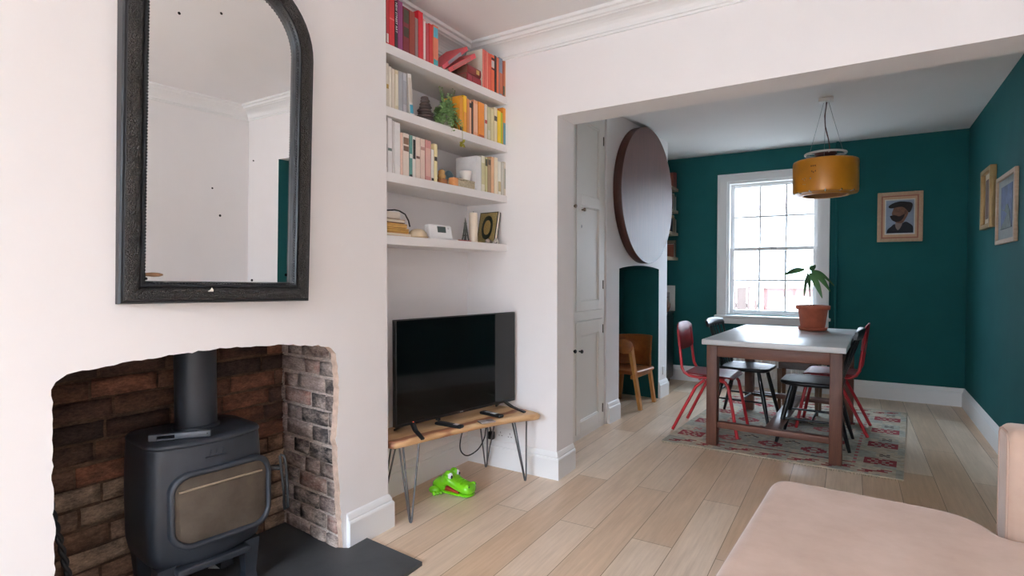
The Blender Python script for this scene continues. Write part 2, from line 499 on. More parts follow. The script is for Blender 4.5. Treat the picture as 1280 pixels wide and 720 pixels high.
# dining room
RW = lambda y: 0.885 + (y-3.2)*0.0155
m = MB(); m.prism([(RW(3.2), 3.2), (RW(6.9), 6.9), (1.1, 6.9), (1.1, 3.2)], 0, DZ+0.05, lambda p: (p[0], p[1], p[2])); struct(m.build('wall_right', M_TEAL))
BY = 6.75
AX0, AX1, AZ0, AZ1 = -1.215, -0.275, 0.80, 2.315       # window opening
m = MB()
m.box(-2.3, AX0, BY, BY+0.2, 0, DZ+.03); m.box(AX1, 1.1, BY, BY+0.2, 0, DZ+.03); m.box(AX0, AX1, BY, BY+0.2, 0, AZ0); m.box(AX0, AX1, BY, BY+0.2, AZ1, DZ+.03)
struct(m.build('wall_back', M_TEAL))
m = MB(); m.box(-2.3, -2.06, 5.75, 6.9, 0, DZ+.03); struct(m.build('wall_left_recess', M_TEAL))
m = MB(); m.box(-2.3, -2.06, 3.25, 4.45, 0, DZ+.03); struct(m.build('wall_left_cupboard', M_WALL))
# dining chimney breast, slightly out of square
KA = 0.069; CA = math.atan(KA); cca, sca = math.cos(CA), math.sin(CA)
def cbp(s, z, d=0.0):          # s along the face from y=4.4, d out of the face into the room
    return (-1.74 + s*sca + d*cca, 4.4 + s*cca - d*sca, z)
n0, n1, zA, zM = 0.254, 1.213, 1.308, 1.340
archp = [(n1 + (n0-n1)*i/12, zA + (zM-zA)*math.sin(PI*i/12)**0.8) for i in range(13)]
poly = [(0.0, 0), (0.0, DZ+.02), (1.447, DZ+.02), (1.447, 0), (n1, 0)] + archp + [(n0, 0)]
em = [0, 0, 0, 0] + [1]*(len(archp)+1) + [0]
m = MB(); m.prism(poly, 0, -0.38, lambda p: cbp(*p), 0, em)
m.box(0, 1.447, 0, DZ+.02, -0.46, -0.381, mi=1, tf=lambda p: cbp(*p))
struct(m.build('wall_left_dining_chimney', [M_WALL, M_TEAL]))

# ------------------------------------------------------------------ skirting boards, cornice
SK = [(0.0, 0.0), (0.022, 0.0), (0.022, 0.120), (0.019, 0.128), (0.014, 0.132), (0.014, 0.138), (0.009, 0.152), (0.005, 0.160), (0.0, 0.166)]
def skirt(name, path, prof=SK, mt=M_TRIM):
    m = MB(); sweep(m, path, prof); return struct(m.build(name, mt))
# travel order keeps the room on the left: along the left wall we travel towards -y
skirt('baseboard_left_alcove', [(-1.53, 3.058+TS), (-1.527, 3.058), (-2.21, spine(-2.21)), (-2.21, 2.04), (-1.95, 2.04), (-1.95, 1.772)])
skirt('baseboard_left_front', [(-1.95, 0.66), (-1.95, 0.40), (-2.21, 0.40), (-2.21, -3.2)])
skirt('baseboard_right_front', [(1.40, -3.2), (1.40, 2.98)])
SK2 = [(o, z*1.05) for o, z in SK]
skirt('baseboard_back', [(RW(6.75)-0.0, BY), (-2.06, BY)], SK2)
skirt('baseboard_right', [(RW(3.3), 3.3), (RW(6.75), BY)], SK2)
a = cbp(1.447, 0); b = cbp(n1+0.004, 0)
skirt('baseboard_dining_chimney_far', [(a[0]-0.35, a[1]), a[:2], b[:2]], SK2)
a = cbp(n0-0.004, 0); b = cbp(0.03, 0)
skirt('baseboard_dining_chimney_near', [a[:2], b[:2]], SK2)
CP = [(0.0, 2.62), (0.012, 2.62), (0.014, 2.632), (0.022, 2.634)]
CP += [(0.022+0.075*(1-math.cos(t)), 2.637+0.055*math.sin(t)) for t in [PI/2*i/6 for i in range(7)]]
CP += [(0.10, 2.696), (0.118, 2.698), (0.122, 2.704), (0.128, 2.712), (0.146, 2.713), (0.150, 2.718), (0.150, 2.731), (0.0, 2.731)]
m = MB()
sweep(m, [(1.40, -3.2), (1.40, spine(1.4)), (-2.21, spine(-2.21)), (-2.21, 2.04), (-1.95, 2.04), (-1.95, 0.40), (-2.21, 0.40), (-2.21, -3.2)], CP, closed=True)
struct(m.build('trim_cornice', M_TRIM))

# ------------------------------------------------------------------ fireplace: brick lining, hearth, stove
def brick_wall(name, s0, s1, z0, z1, tf, palette, mortar, mt, L=0.215, H=0.066, G=0.011, header=True, seed=1, lowpal=None):
    rnd = random.Random(seed); m = MB()
    nU = 3
    # mortar bed
    m.add([(s0, z0, -0.006), (s1, z0, -0.006), (s1, z1, -0.006), (s0, z1, -0.006)], [(0, 1, 2, 3)], 0, False, tf, lin(mortar))
    z = z0; row = 0
    while z < z1-0.01:
        h = min(H, z1-z); s = s0 - (rnd.uniform(0.02, 0.14) if row % 2 else rnd.uniform(0.05, 0.2)); wob = rnd.uniform(-.003, .003); k = row
        while s < s1:
            l = L if not header else (0.105 if (k % 2) else L)
            l += rnd.uniform(-0.008, 0.008); k += 1
            a, b = max(s, s0), min(s+l, s1)
            if b-a > 0.015:
                pal = lowpal if (lowpal and z < z0+(z1-z0)*0.42) else palette
                c = lin(rnd.choice(pal)); kf = rnd.uniform(0.8, 1.2); c = [q*kf for q in c]
                nx = max(2, int((b-a)/0.035)); nz = 3
                dz = rnd.uniform(-.003, .003)+wob; base = rnd.uniform(0.0, 0.006)
                vs = []; fs = []
                for j in range(nz+1):
                    for i in range(nx+1):
                        edge = (i in (0, nx)) or (j in (0, nz))
                        vs.append((a+(b-a)*i/nx + rnd.uniform(-.002, .002), z+dz+h*j/nz + rnd.uniform(-.002, .002), base + (0.0 if edge else 0.004) + rnd.uniform(-.0015, .0025)))
                for j in range(nz):
                    for i in range(nx):
                        q = j*(nx+1)+i; fs.append((q, q+1, q+nx+2, q+nx+1))
                ring = [i for i in range(nx+1)] + [j*(nx+1)+nx for j in range(1, nz+1)] + [nz*(nx+1)+i for i in range(nx-1, -1, -1)] + [j*(nx+1) for j in range(nz-1, 0, -1)]
                o = len(vs)
                for q in ring: vs.append((vs[q][0], vs[q][1], -0.008))
                R = len(ring)
                for q in range(R): fs.append((ring[q], o+q, o+(q+1) % R, ring[(q+1) % R]))
                m.add(vs, fs, 0, True, tf, c)
            s += l+G
        z += H+G; row += 1
    return struct(m.build(name, mt))
FB = -2.42
pal_b = ['#5E453A', '#70503F', '#805A48', '#4C3D36', '#8A5C48', '#624C40', '#745848', '#94634E']
pal_bl = ['#AC8C76', '#A0806A', '#B49880', '#96745E', '#8C6C58', '#BA9F88']
pal_s = ['#6A5E5C', '#4E4848', '#867672', '#403B3C', '#9A8882', '#72605E', '#806C68', '#96736A']
brick_wall('wall_fireplace_back', 0.60, 1.86, 0.0, 1.08, lambda p: (FB+p[2], p[0], p[1]), pal_b, '#6E5645', M_BRICKBACK, L=0.222, header=False, seed=4, lowpal=pal_bl, G=0.013)
def right_tf(p):               # reveal on the right, splayed
    s, z, d = p
    return (-1.978 - s, 1.738 + s*0.115 - d, z)
brick_wall('wall_fireplace_right', 0.0, 0.45, 0.0, 1.06, right_tf, pal_s, '#D6C6BB', M_BRICKSIDE, L=0.200, seed=9, G=0.016, H=0.063)
brick_wall('wall_fireplace_left', 0.0, 0.45, 0.0, 1.06, lambda p: (-1.978-p[0], 0.676+p[2], p[1]), pal_b, '#6E5645', M_BRICKBACK, seed=12)
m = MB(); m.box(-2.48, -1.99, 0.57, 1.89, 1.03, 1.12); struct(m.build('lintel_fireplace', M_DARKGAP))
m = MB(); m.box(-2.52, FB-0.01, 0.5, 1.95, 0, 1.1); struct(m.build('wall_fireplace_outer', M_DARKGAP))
# slate hearth
hp = [(-1.562, 1.838), (-1.928, 1.874), (-1.926, 1.760), (-1.978, 1.735), (-2.40, 1.782), (-2.40, 0.690), (-1.965, 0.690), (-1.965, 0.56), (-1.53, 0.53)]
m = MB(); m.prism(hp, 0.001, 0.018, lambda p: (p[0], p[1], p[2]))
tag(m.build('hearth_slab', M_SLATE), 'dark grey slate hearth slab on the floor under the stove', 'hearth')

# wood stove, local frame: x across (right), y back, z up ; front faces local -y
SR = -PI/2 + math.radians(-8) + PI   # local -y -> room (+x)
st = thing('wood_stove', 'dark grey cast iron wood stove standing in the brick fireplace', 'stove', (-2.003, 1.193, 0.019), PI/2 - math.radians(8))
def stove_sec(hw, y0, y1, z, rc=0.07, bow=0.03):
    p = []
    n = 10
    for i in range(n+1):            # bowed front from left to right
        t = -1+2*i/n
        p.append((t*(hw-rc*0.75), y0 + bow*t*t - bow*0.2, z))
    yb = y0+bow*0.8
    for i in range(1, 6): a = -PI/2+PI/2*i/5; p.append((hw-rc*0.75+rc*0.75*math.cos(a), yb+rc+rc*math.sin(a), z))
    p.append((hw, (y0+y1)/2, z))
    for i in range(0, 6): a = PI/2*i/5; p.append((hw-rc+rc*math.cos(a), y1-rc+rc*math.sin(a), z))
    for i in range(0, 6): a = PI/2+PI/2*i/5; p.append((-hw+rc+rc*math.cos(a), y1-rc+rc*math.sin(a), z))
    p.append((-hw, (y0+y1)/2, z))
    for i in range(0, 5): a = PI+PI/2*i/5; p.append((-hw+rc*0.75+rc*0.75*math.cos(a), yb+rc+rc*math.sin(a), z))
    return p
m = MB()
m.loft([stove_sec(0.180, 0.03, 0.33, 0.18), stove_sec(0.197, 0.012, 0.345, 0.20), stove_sec(0.206, 0.002, 0.35, 0.25), stove_sec(0.208, 0.0, 0.352, 0.42), stove_sec(0.204, 0.002, 0.350, 0.56), stove_sec(0.201, 0.006, 0.345, 0.612)], cap=True)
m.build('body', M_IRON, st)
m = MB()
m.loft([stove_sec(0.200, 0.006, 0.344, 0.6125), stove_sec(0.203, 0.003, 0.347, 0.616), stove_sec(0.203, 0.003, 0.347, 0.624), stove_sec(0.198, 0.009, 0.342, 0.631), stove_sec(0.16, 0.04, 0.31, 0.634)], cap=True)
m.build('top_plate', M_IRON, st)
# door : thick rounded ring following the bowed front
def door_tf(cx=0.030, cz=0.388):
    return lambda p: (cx+p[0], -0.012 + 0.9*p[0]*p[0] - p[2], cz+p[1])
m = MB(); dt = door_tf()
rings = [(0.184, 0.138, 0.07, -0.03), (0.186, 0.140, 0.07, 0.008), (0.182, 0.136, 0.068, 0.017), (0.173, 0.127, 0.062, 0.019), (0.168, 0.122, 0.058, 0.014), (0.166, 0.120, 0.056, 0.0)]
m.loft([[(a, b, d) for a, b in rrect(hw, hh, r, 8)] for hw, hh, r, d in rings], cap=False, tf=dt)
dr = m.build('door', M_IRON, st)
m = MB()
gl = [rrect(0.166*k, 0.120*k, 0.056*k, 8) for k in (1.0, 0.75, 0.5, 0.25, 0.02)]
m.loft([[(a, b, 0.003) for a, b in q] for q in gl], cap=True, tf=dt)
m.build('glass', M_STOVEGLASS, dr)
m = MB(); m.tube([(-0.155, 0.073, 0.010), (-0.05, 0.079, 0.006), (0.08, 0.079, 0.006), (0.145, 0.074, 0.008)], 0.004, 6, tf=dt); plab(m.build('baffle_edge', mat('#8E7C68', .6), dr), 'pale strip behind the top of the stove glass')
m = MB()
m.tube([(0.198, 0.028, 0.45), (0.230, 0.016, 0.455), (0.252, 0.004, 0.450)], 0.011, 8)
m.tube([(0.250, 0.0, 0.505), (0.262, -0.012, 0.50), (0.266, -0.018, 0.46), (0.270, -0.02, 0.38), (0.272, -0.02, 0.29), (0.262, -0.012, 0.280), (0.258, -0.012, 0.37), (0.252, -0.005, 0.45), (0.250, 0.0, 0.50)], 0.0055, 8)
m.build('handle', M_BLACKIRON, st)
for sx in (-1, 1):
    for sy, yy in ((0, 0.075), (1, 0.29)):
        m = MB(); x = sx*0.152
        m.loft([[(x-0.028, yy-0.03, 0.0), (x+0.028, yy-0.03, 0.0), (x+0.028, yy+0.02, 0.0), (x-0.028, yy+0.02, 0.0)],
                [(x-0.020, yy-0.024, 0.05), (x+0.020, yy-0.024, 0.05), (x+0.020, yy+0.02, 0.05), (x-0.020, yy+0.02, 0.05)],
                [(x-0.030, yy-0.036, 0.186), (x+0.030, yy-0.036, 0.186), (x+0.030, yy+0.03, 0.186), (x-0.030, yy+0.03, 0.186)]], smooth=False)
        m.build('leg', M_IRON, st)
m = MB(); m.box(-0.13, 0.13, 0.0, 0.05, 0.155, 0.18, 0.006); m.build('ash_lip', M_IRON, st)
fc = (0.015, 0.205)
m = MB(); m.lathe([(0.0, 0.634), (0.084, 0.634), (0.084, 0.644), (0.077, 0.648), (0.074, 0.65)], 32, (fc[0], fc[1], 0)); m.build('flue_collar', M_IRON, st)
m = MB(); m.lathe([(0.074, 0.645), (0.074, 1.005)], 32, (fc[0], fc[1], 0)); m.build('flue_pipe', M_IRON, st)
m = MB()
for k in range(-1, 2): m.tube([(0.0+k*0.022, -0.009, 0.570), (0.006+k*0.022, -0.0085, 0.592)], 0.002, 5)
m.box(-0.035, 0.04, -0.0085, -0.002, 0.562, 0.566)
plab(m.build('emblem', M_IRON, st), 'small embossed maker mark above the glass')
# riddling tool lying on the top plate
m = MB()
outl = round_poly([(-0.10, -0.014), (0.09, -0.010), (0.09, 0.010), (-0.10, 0.014)], 0.006, 3)
hole = rrect(0.026, 0.0065, 0.006, 4)
tl = thing('stove_tool', 'flat slotted steel tool lying on top of the stove beside the flue', 'stove tool', (-2.085, 1.112, 0.6545), math.radians(52))
m.box(-0.10, -0.072, -0.012, 0.012, 0, 0.024, 0.003); m.box(-0.018, 0.10, -0.011, 0.011, 0, 0.024, 0.003); m.box(-0.074, -0.016, -0.012, 0.012, 0, 0.007, 0.002); m.box(-0.074, -0.016, -0.012, 0.012, 0.017, 0.024, 0.002)
m.build('bar', mat('#4C5158', 0.4, metal=0.3), tl)
m = MB(); m.ball((0.088, -0.0125, 0.013), 0.0025, 8); m.build('rivet', M_BLACKIRON, tl)
# twisted poker at the left of the opening
m = MB(); pts = []
for i in range(60):
    t = i/59; pts.append((-2.10+0.03*t, 0.725+0.085*t, 0.56-0.535*t))
for ph in (0, PI):
    q = []
    for i, p in enumerate(pts):
        a = i*0.75+ph; q.append((p[0]+0.005*math.cos(a), p[1]+0.005*math.sin(a), p[2]))
    m.tube(q, 0.0062, 6)
pk = tag(m.build('poker', M_BLACKIRON), 'black twisted iron poker leaning at the left side of the fireplace', 'poker')
m = MB(); m.box(-0.028, 0.028, -0.02, 0.02, 0, 0.0015)
tag(m.build('paper_card', M_WHITEPL, loc=(-2.28, 1.36, 0.0186), rz=0.5), 'small white card lying on the slate under the stove', 'card')

# ------------------------------------------------------------------ overmantel mirror
mr = thing('wall_mirror', 'large black carved arched mirror hanging above the fireplace', 'mirror', (-1.9395, 1.187, 1.153), 0)
mr.rotation_euler = Matrix.Rotation(-math.radians(3.2), 4, 'Z').to_euler()
TILT = math.radians(1.2)
def mir(p):                     # (a across, b up, d out)
    a, b, d = p
    a2 = a*math.cos(TILT)+b*math.sin(TILT); b2 = b*math.cos(TILT)-a*math.sin(TILT)
    return (d + b*0.0175, a2, b2)
HW, HT, RC = 0.339, 1.235, 0.27
def mir_outline(off):
    hw = HW-off; p = []
    p += [(-hw, off*0.93), (hw, off*0.93)]
    r = RC-off
    for q in arc(HW-RC, HT-RC, r, 0, PI/2, 12): p.append(q)
    for q in arc(-HW+RC, HT-RC, r, PI/2, PI, 12): p.append(q)
    return p
def ring(m, levels, mi=0):
    m.loft([[(a, b, d) for a, b in mir_outline(o)] for o, d in levels], mi, cap=False, tf=mir, smooth=False)
m = MB(); ring(m, [(0.0, -0.012), (0.0, 0.030), (0.004, 0.036), (0.010, 0.036), (0.012, 0.040)]); m.build('outer_frame', M_FRAMEBLK, mr)
m = MB(); ring(m, [(0.012, 0.040), (0.018, 0.046), (0.032, 0.050), (0.048, 0.046), (0.056, 0.036)]); m.build('carved_band', M_CARVED, mr)
m = MB(); ring(m, [(0.056, 0.036), (0.060, 0.040), (0.066, 0.040), (0.070, 0.030), (0.076, 0.024), (0.080, 0.008)]); m.build('inner_frame', M_FRAMEBLK, mr)
m = MB()
bo = mir_outline(0.072); per = []
for i in range(len(bo)):
    a, b = Vector(bo[i]), Vector(bo[(i+1) % len(bo)]); n = max(1, int((b-a).length/0.010))
    for k in range(n): per.append(a+(b-a)*k/n)
for q in per: m.ball((q.x, q.y, 0.030), 0.0036, 6, tf=mir)
m.build('bead_moulding', M_FRAMEBLK, mr)['kind'] = 'stuff'
m = MB(); o = mir_outline(0.078); m.add([(a, b, 0.010) for a, b in o], [tuple(range(len(o)))], 0, False, mir); m.build('glass', M_MIRROR, mr)
m = MB(); m.prism([(0, 0), (0.012, 0.002), (0.014, 0.016), (0.008, 0.026), (0.004, 0.018), (-0.006, 0.012)], 0.0455, 0.0475, lambda p: mir((p[0]-0.07, p[1]+0.028, p[2])))
plab(m.build('chip', mat('#E8E2D6', .9), mr), 'white chip in the black frame')
m = MB(); m.ball((-HW+0.105, 0.094, 0.016), (0.008, 0.014, 0.010), 10, tf=lambda p: mir((p[0]+(p[1]-0.094)*2, 0.094+(p[2]-0.016)*0.7, 0.016+(p[0]+HW-0.105)*0.5)))
plab(m.build('repair_patch', mat('#8E6A50', .8, var=.25, scale=60), mr), 'brown patch in the lower left corner of the glass')

# ------------------------------------------------------------------ alcove shelves and what stands on them
SHZ = {1: 2.384, 2: 2.079, 3: 1.758, 4: 1.448}
def fx(y): return -1.953 + 0.0605*(y-2.042)
names = {1: 'top white alcove shelf carrying the red books', 2: 'second white alcove shelf carrying the fern and orange books',
         3: 'third white alcove shelf carrying the cream books', 4: 'lowest white alcove shelf carrying the thermostat'}
for k, z in SHZ.items():
    m = MB(); ye = spine(-2.05)+0.002
    m.prism([(-2.208, 2.0405), (fx(2.042)-0.001, 2.0405), (fx(3.07), spine(-1.89)-0.0005), (-2.208, spine(-2.21)-0.0005)], z-0.045, z, lambda p: (p[0], p[1], p[2]))
    tag(m.build('wall_shelf', M_SHELF), names[k], 'shelf', 'white shelves in the alcove')

def ymap(y):
    q = y
    for _ in range(12): q = y*abs(fx(q)-0.012)/1.945
    return 2.058 + (q-2.078)*(3.071-2.058)/(3.090-2.078)
def book(y0, y1, z, h, col, label, group, depth=0.15, lean=0.0, set_back=0.012, band=None, rough=0.5, face=None):
    t = y1-y0
    xf = fx((y0+y1)/2)-set_back
    c = MB()
    c.box(-depth, 0, 0, 0.002, 0, h, mi=1 if face else 0); c.box(-depth, 0, t-0.002, t, 0, h); c.box(-0.003, 0.0008, 0.0, t, 0, h, 0.0012, seg=1)
    o = c.build('book', [mat(col, rough, var=0.05, scale=25)] + ([mat(face, rough)] if face else []), loc=(xf, y0, z+0.0008))
    if lean: o.rotation_euler = (lean, 0, 0)
    p = MB(); p.box(-depth+0.004, -0.0032, 0.0022, t-0.0022, 0.003, h-0.004); p.build('pages', M_PAGES, o)
    if band:
        for (b0, b1, bc) in band:
            q = MB(); q.box(0.0004, 0.0014, t*0.08, t*0.92, h*b0, h*b1); plab(q.build('spine_label', mat(bc, .5), o), 'contrasting label on the book spine')
    return tag(o, label, 'book', group)

G1, G2, G3 = 'red books on the top shelf', 'books on the second shelf', 'pale books on the third shelf'
T1 = [ # y0,y1,h,col,label,band
 (2.059, 2.076, .246, '#C23C42', 'thin red book at the left end of the top shelf', [(.04, .22, '#E9D9D4')]),
 (2.076, 2.118, .238, '#C62C33', 'thick bright red book between thin red book and black spine, top shelf', [(.55, .58, '#D96A68')]),
 (2.118, 2.139, .236, '#1E1A1C', 'black spined book with white lettering on the top shelf', None),
 (2.139, 2.177, .246, '#8A3A6E', 'purple book beside the black lettered one on the top shelf', None),
 (2.177, 2.225, .229, '#7E2A34', 'dark maroon book with olive patches right of the purple book', [(.35, .56, '#3D3A28'), (.66, .95, '#48452F')]),
 (2.225, 2.268, .227, '#8E3B2C', 'wide rust brown book right of the maroon book, top shelf', None),
 (2.268, 2.294, .205, '#9A6A68', 'shorter grey pink book between rust brown and bright red books', [(.02, .98, '#8B7A78')]),
 (2.294, 2.334, .250, '#CB2230', 'tall scarlet book standing proud in the middle of the red row', None),
 (2.334, 2.354, .220, '#E2B0AC', 'thin pale pink book right of the tall scarlet book', [(.05, .95, '#F0DCD8')]),
 (2.354, 2.382, .205, '#B8414C', 'rose red book right of the pale pink book on the top shelf', None),
 (2.382, 2.414, .213, '#C42B2C', 'plain red book left of the orange and blue one, top shelf', None),
 (2.414, 2.462, .218, '#D77B5E', 'salmon orange book with blue spots beside the leaning books', [(.02, .16, '#3FA0A8'), (.70, .95, '#5FB5CC')]),
 (2.889, 2.912, .233, '#E0766A', 'salmon paperback at the left of the right hand red group', None),
 (2.912, 2.935, .231, '#D95F55', 'coral paperback, second in the right hand group on the top shelf', None),
 (2.935, 2.957, .229, '#E58272', 'light salmon paperback, third in the right hand group on the top shelf', None),
 (2.957, 2.985, .227, '#DD5844', 'orange red paperback, fourth in the right hand group on the top shelf', None),
 (2.985, 3.027, .228, '#E0623C', 'orange book with a black and white label on the top shelf', [(.60, .64, '#1A1616'), (.66, .84, '#D8D0CC'), (.86, .92, '#1A1616')]),
 (3.027, 3.050, .232, '#2E211E', 'thin black book among the orange ones at right of the top shelf', None),
 (3.050, 3.079, .228, '#DE7450', 'orange salmon book between two dark spines, right of the top shelf', None),
 (3.079, 3.123, .236, '#7F8EA0', 'grey blue topped book near the right end of the top shelf', [(.05, .60, '#C06A48')]),
 (3.123, 3.148, .226, '#B8552E', 'rust orange book, second from right end of the top shelf', [(.05, .30, '#3A4630')]),
 (3.148, 3.176, .232, '#D69A70', 'tan book at the right end of the top shelf by the wall', None)]
for i, (a, b, h, c, l, bd) in enumerate(T1):
    o = book(ymap(a), ymap(b)-0.0008, SHZ[1], h, c, l, G1, band=bd, depth=0.12, face='#D9CDBE' if i == 12 else None)
    if i == 2:
        cu = bpy.data.curves.new('lettering', 'FONT'); cu.body = 'NEW STREET ART'; cu.size = 0.017; cu.extrude = 0.0004; cu.space_character = 1.12
        t = bpy.data.objects.new('lettering', cu); COL.objects.link(t); t.parent = o
        t.matrix_local = Matrix(((0, 0, 1, 0.0016), (0, 1, 0, 0.004), (-1, 0, 0, 0.225), (0, 0, 0, 1))) @ Matrix.Identity(4)
        t.matrix_local = Matrix.Translation((0.0016, 0.0045, 0.228)) @ Matrix(((0, 0, 1, 0), (0, 1, 0, 0), (-1, 0, 0, 0), (0, 0, 0, 1)))
        ev = t.evaluated_get(bpy.context.evaluated_depsgraph_get()); lm = bpy.data.meshes.new_from_object(ev); ml = t.matrix_local.copy()
        bpy.data.objects.remove(t); t = bpy.data.objects.new('lettering', lm); COL.objects.link(t); t.parent = o; t.matrix_local = ml
        lm.materials.clear(); lm.materials.append(mat('#EDE8E6', .6)); plab(t, 'white lettering running down the spine')
# two books leaning, two lying flat
def loose_book(w, t, d, loc, rot, col, label, group, band=None):
    c = MB(); c.box(0, w, 0, d, 0, 0.0022); c.box(0, w, 0, d, t-0.0022, t); c.box(-0.0008, 0.0025, 0, d, 0, t, 0.001, seg=1)
    o = c.build('book', mat(col, .5, var=.06, scale=25), loc=loc, rot=rot)
    p = MB(); p.box(0.003, w-0.003, 0.003, d-0.003, 0.0024, t-0.0024); p.build('pages', M_PAGES, o)
    if band:
        q = MB(); q.box(-0.0016, -0.0004, d*band[0], d*band[1], t*.1, t*.9); q.build('spine_label', mat(band[2], .5), o)
    return tag(o, label, 'book', group)
# leaning: spine runs up the slope. local y = along spine, x into the wall, z thickness
def leaning(y, z, ang, t, L, col, label, band):
    # local x -> -X world(into the wall), local y -> slope direction, local z -> normal
    sd = Vector((0, math.cos(ang), math.sin(ang))); nd = Vector((0, -math.sin(ang), math.cos(ang))); xd = Vector((-1, 0, 0))
    M = Matrix((( xd.x, sd.x, nd.x), (xd.y, sd.y, nd.y), (xd.z, sd.z, nd.z)))
    c = MB(); d = 0.15
    c.box(0, d, 0, L, 0, 0.0022); c.box(0, d, 0, L, t-0.0022, t); c.box(-0.0008, 0.0025, 0, L, 0, t, 0.001, seg=1)
    o = c.build('book', mat(col, .5, var=.06, scale=25))
    o.matrix_world = Matrix.Translation((fx(y)-0.014, y, z)) @ M.to_4x4()
    p = MB(); p.box(0.003, d-0.003, 0.003, L-0.003, 0.0024, t-0.0024); p.build('pages', M_PAGES, o)
    q = MB(); q.box(-0.0016, -0.0005, L*band[0], L*band[1], t*.12, t*.88); plab(q.build('spine_label', mat(band[2], .5), o), 'contrasting label on the book spine')
    return tag(o, label, 'book', G1)
leaning(2.530, SHZ[1]+0.0012, math.radians(33.0), 0.026, 0.31, '#CF4A50', 'red book with dotted spine leaning under the grey leaning book', (.15, .8, '#A85A58'))
leaning(2.478, SHZ[1]+0.0025, math.radians(38.5), 0.022, 0.30, '#D2505A', 'leaning red book with grey spine, uppermost of the slanted pair', (.22, .72, '#9A9096'))
def lying(z, t, y0, y1, col, label, band):
    c = MB(); d = 0.16; L = y1-y0
    c.box(-d, 0, 0, L, 0, 0.003); c.box(-d, 0, 0, L, t-0.003, t)
    prof = [(0.010*math.cos(a)-0.0, t/2+t/2*math.sin(a)) for a in [-PI/2+PI*i/8 for i in range(9)]]
    c.loft([[(x, 0, zz) for x, zz in prof], [(x, L, zz) for x, zz in prof]], cap=True)
    o = c.build('book', mat(col, .5, var=.1, scale=25), loc=(fx(y0)-0.022, y0, z))
    p = MB(); p.box(-d+0.004, -0.001, 0.0, L, 0.0032, t-0.0032); p.build('pages', mat('#7E5A4A', .85, var=.2, scale=60), o)
    q = MB(); q.box(0.0085, 0.0108, L*band[0], L*band[1], t*.25, t*.75); plab(q.build('spine_label', mat(band[2], .5), o), 'small label on the rounded spine')
    return tag(o, label, 'book', G1)
lying(SHZ[1]+0.0008, 0.052, 2.690, 2.838, '#97202E', 'crimson book lying flat, bottom of the pair on the top shelf', (.3, .34, '#7A1824'))
lying(SHZ[1]+0.0534, 0.050, 2.695, 2.842, '#7F2A28', 'brown red book lying flat on the crimson one, gold label', (.55, .75, '#C9A263'))

T2 = [
 (2.045, 2.056, .228, '#CDB98E', 'thin straw coloured book at the left end of the second shelf', None),
 (2.056, 2.074, .214, '#E2D8C8', 'ivory book with ochre mark, second from left on the second shelf', [(.42, .52, '#BE9A4C')]),
 (2.074, 2.094, .203, '#E6DCCC', 'ivory book third from left on the second shelf', None),
 (2.094, 2.117, .198, '#DCCFBE', 'beige book fourth from left on the second shelf', None),
 (2.117, 2.143, .198, '#D9C9A6', 'buff book with a dark line beside the grey books, second shelf', [(.1, .9, '#E9DFCB')]),
 (2.143, 2.175, .199, '#A9A9AE', 'grey book right of the buff one on the second shelf', None),
 (2.175, 2.204, .200, '#BDBDC2', 'light grey book beside the white slanting book', [(.2, .8, '#A4A4AA')])]
for a, b, h, c, l, bd in T2: book(ymap(a), ymap(b)-0.0008, SHZ[2], h, c, l, G2, band=bd)
book(ymap(2.226), ymap(2.256), SHZ[2]+0.0004, 0.205, '#DDD8D0', 'white book with blue foot slanting against the grey books', G2, lean=math.radians(5.0), band=[(.03, .24, '#3E9CB8'), (.3, .9, '#C9C0B4')])
T2b = [
 (2.652, 2.690, .200, '#E2962A', 'burnt orange book beside the fern, left of the yellow book', [(.02, .14, '#231C1A')]),
 (2.690, 2.726, .212, '#EFB928', 'yellow orange book tallest beside the fern', [(.04, .55, '#E79A34')]),
 (2.726, 2.749, .201, '#D98A4C', 'thin light orange book right of the yellow one', None),
 (2.749, 2.774, .198, '#E0A98C', 'peach book with dark top mark on the second shelf', [(.78, .92, '#3A302C')]),
 (2.774, 2.791, .196, '#3E2C26', 'thin dark brown book among the peach ones on the second shelf', None),
 (2.791, 2.842, .210, '#E2A078', 'wide peach orange book left of the plain orange one', [(.1, .9, '#E8B493')]),
 (2.842, 2.912, .211, '#E58A2C', 'wide plain orange book in the middle of the orange row', [(.02, .08, '#B4501E')]),
 (2.912, 2.943, .212, '#E2D3C6', 'white book with red specks right of the orange one', [(.45, .55, '#B8443A')]),
 (2.943, 2.980, .203, '#C9C29A', 'pale green book right of the red specked one', [(.04, .3, '#D6D2C2')]),
 (2.980, 3.017, .200, '#DCD0A4', 'straw yellow book fifth from the right end of the second shelf', None),
 (3.017, 3.060, .215, '#E6D5AE', 'cream book with a dark ring mark near the second shelf end', [(.62, .76, '#4A4436')]),
 (3.060, 3.103, .205, '#F2CC22', 'bright yellow book near the right end of the second shelf', None),
 (3.103, 3.123, .200, '#B6C02E', 'thin lime green book right of the bright yellow one', None),
 (3.123, 3.168, .236, '#E68C2A', 'orange and blue book at the right end of the second shelf', [(.02, .60, '#5E93A6')])]
for a, b, h, c, l, bd in T2b: book(ymap(a), ymap(b)-0.0008, SHZ[2], h, c, l, G2, band=bd, depth=0.12)
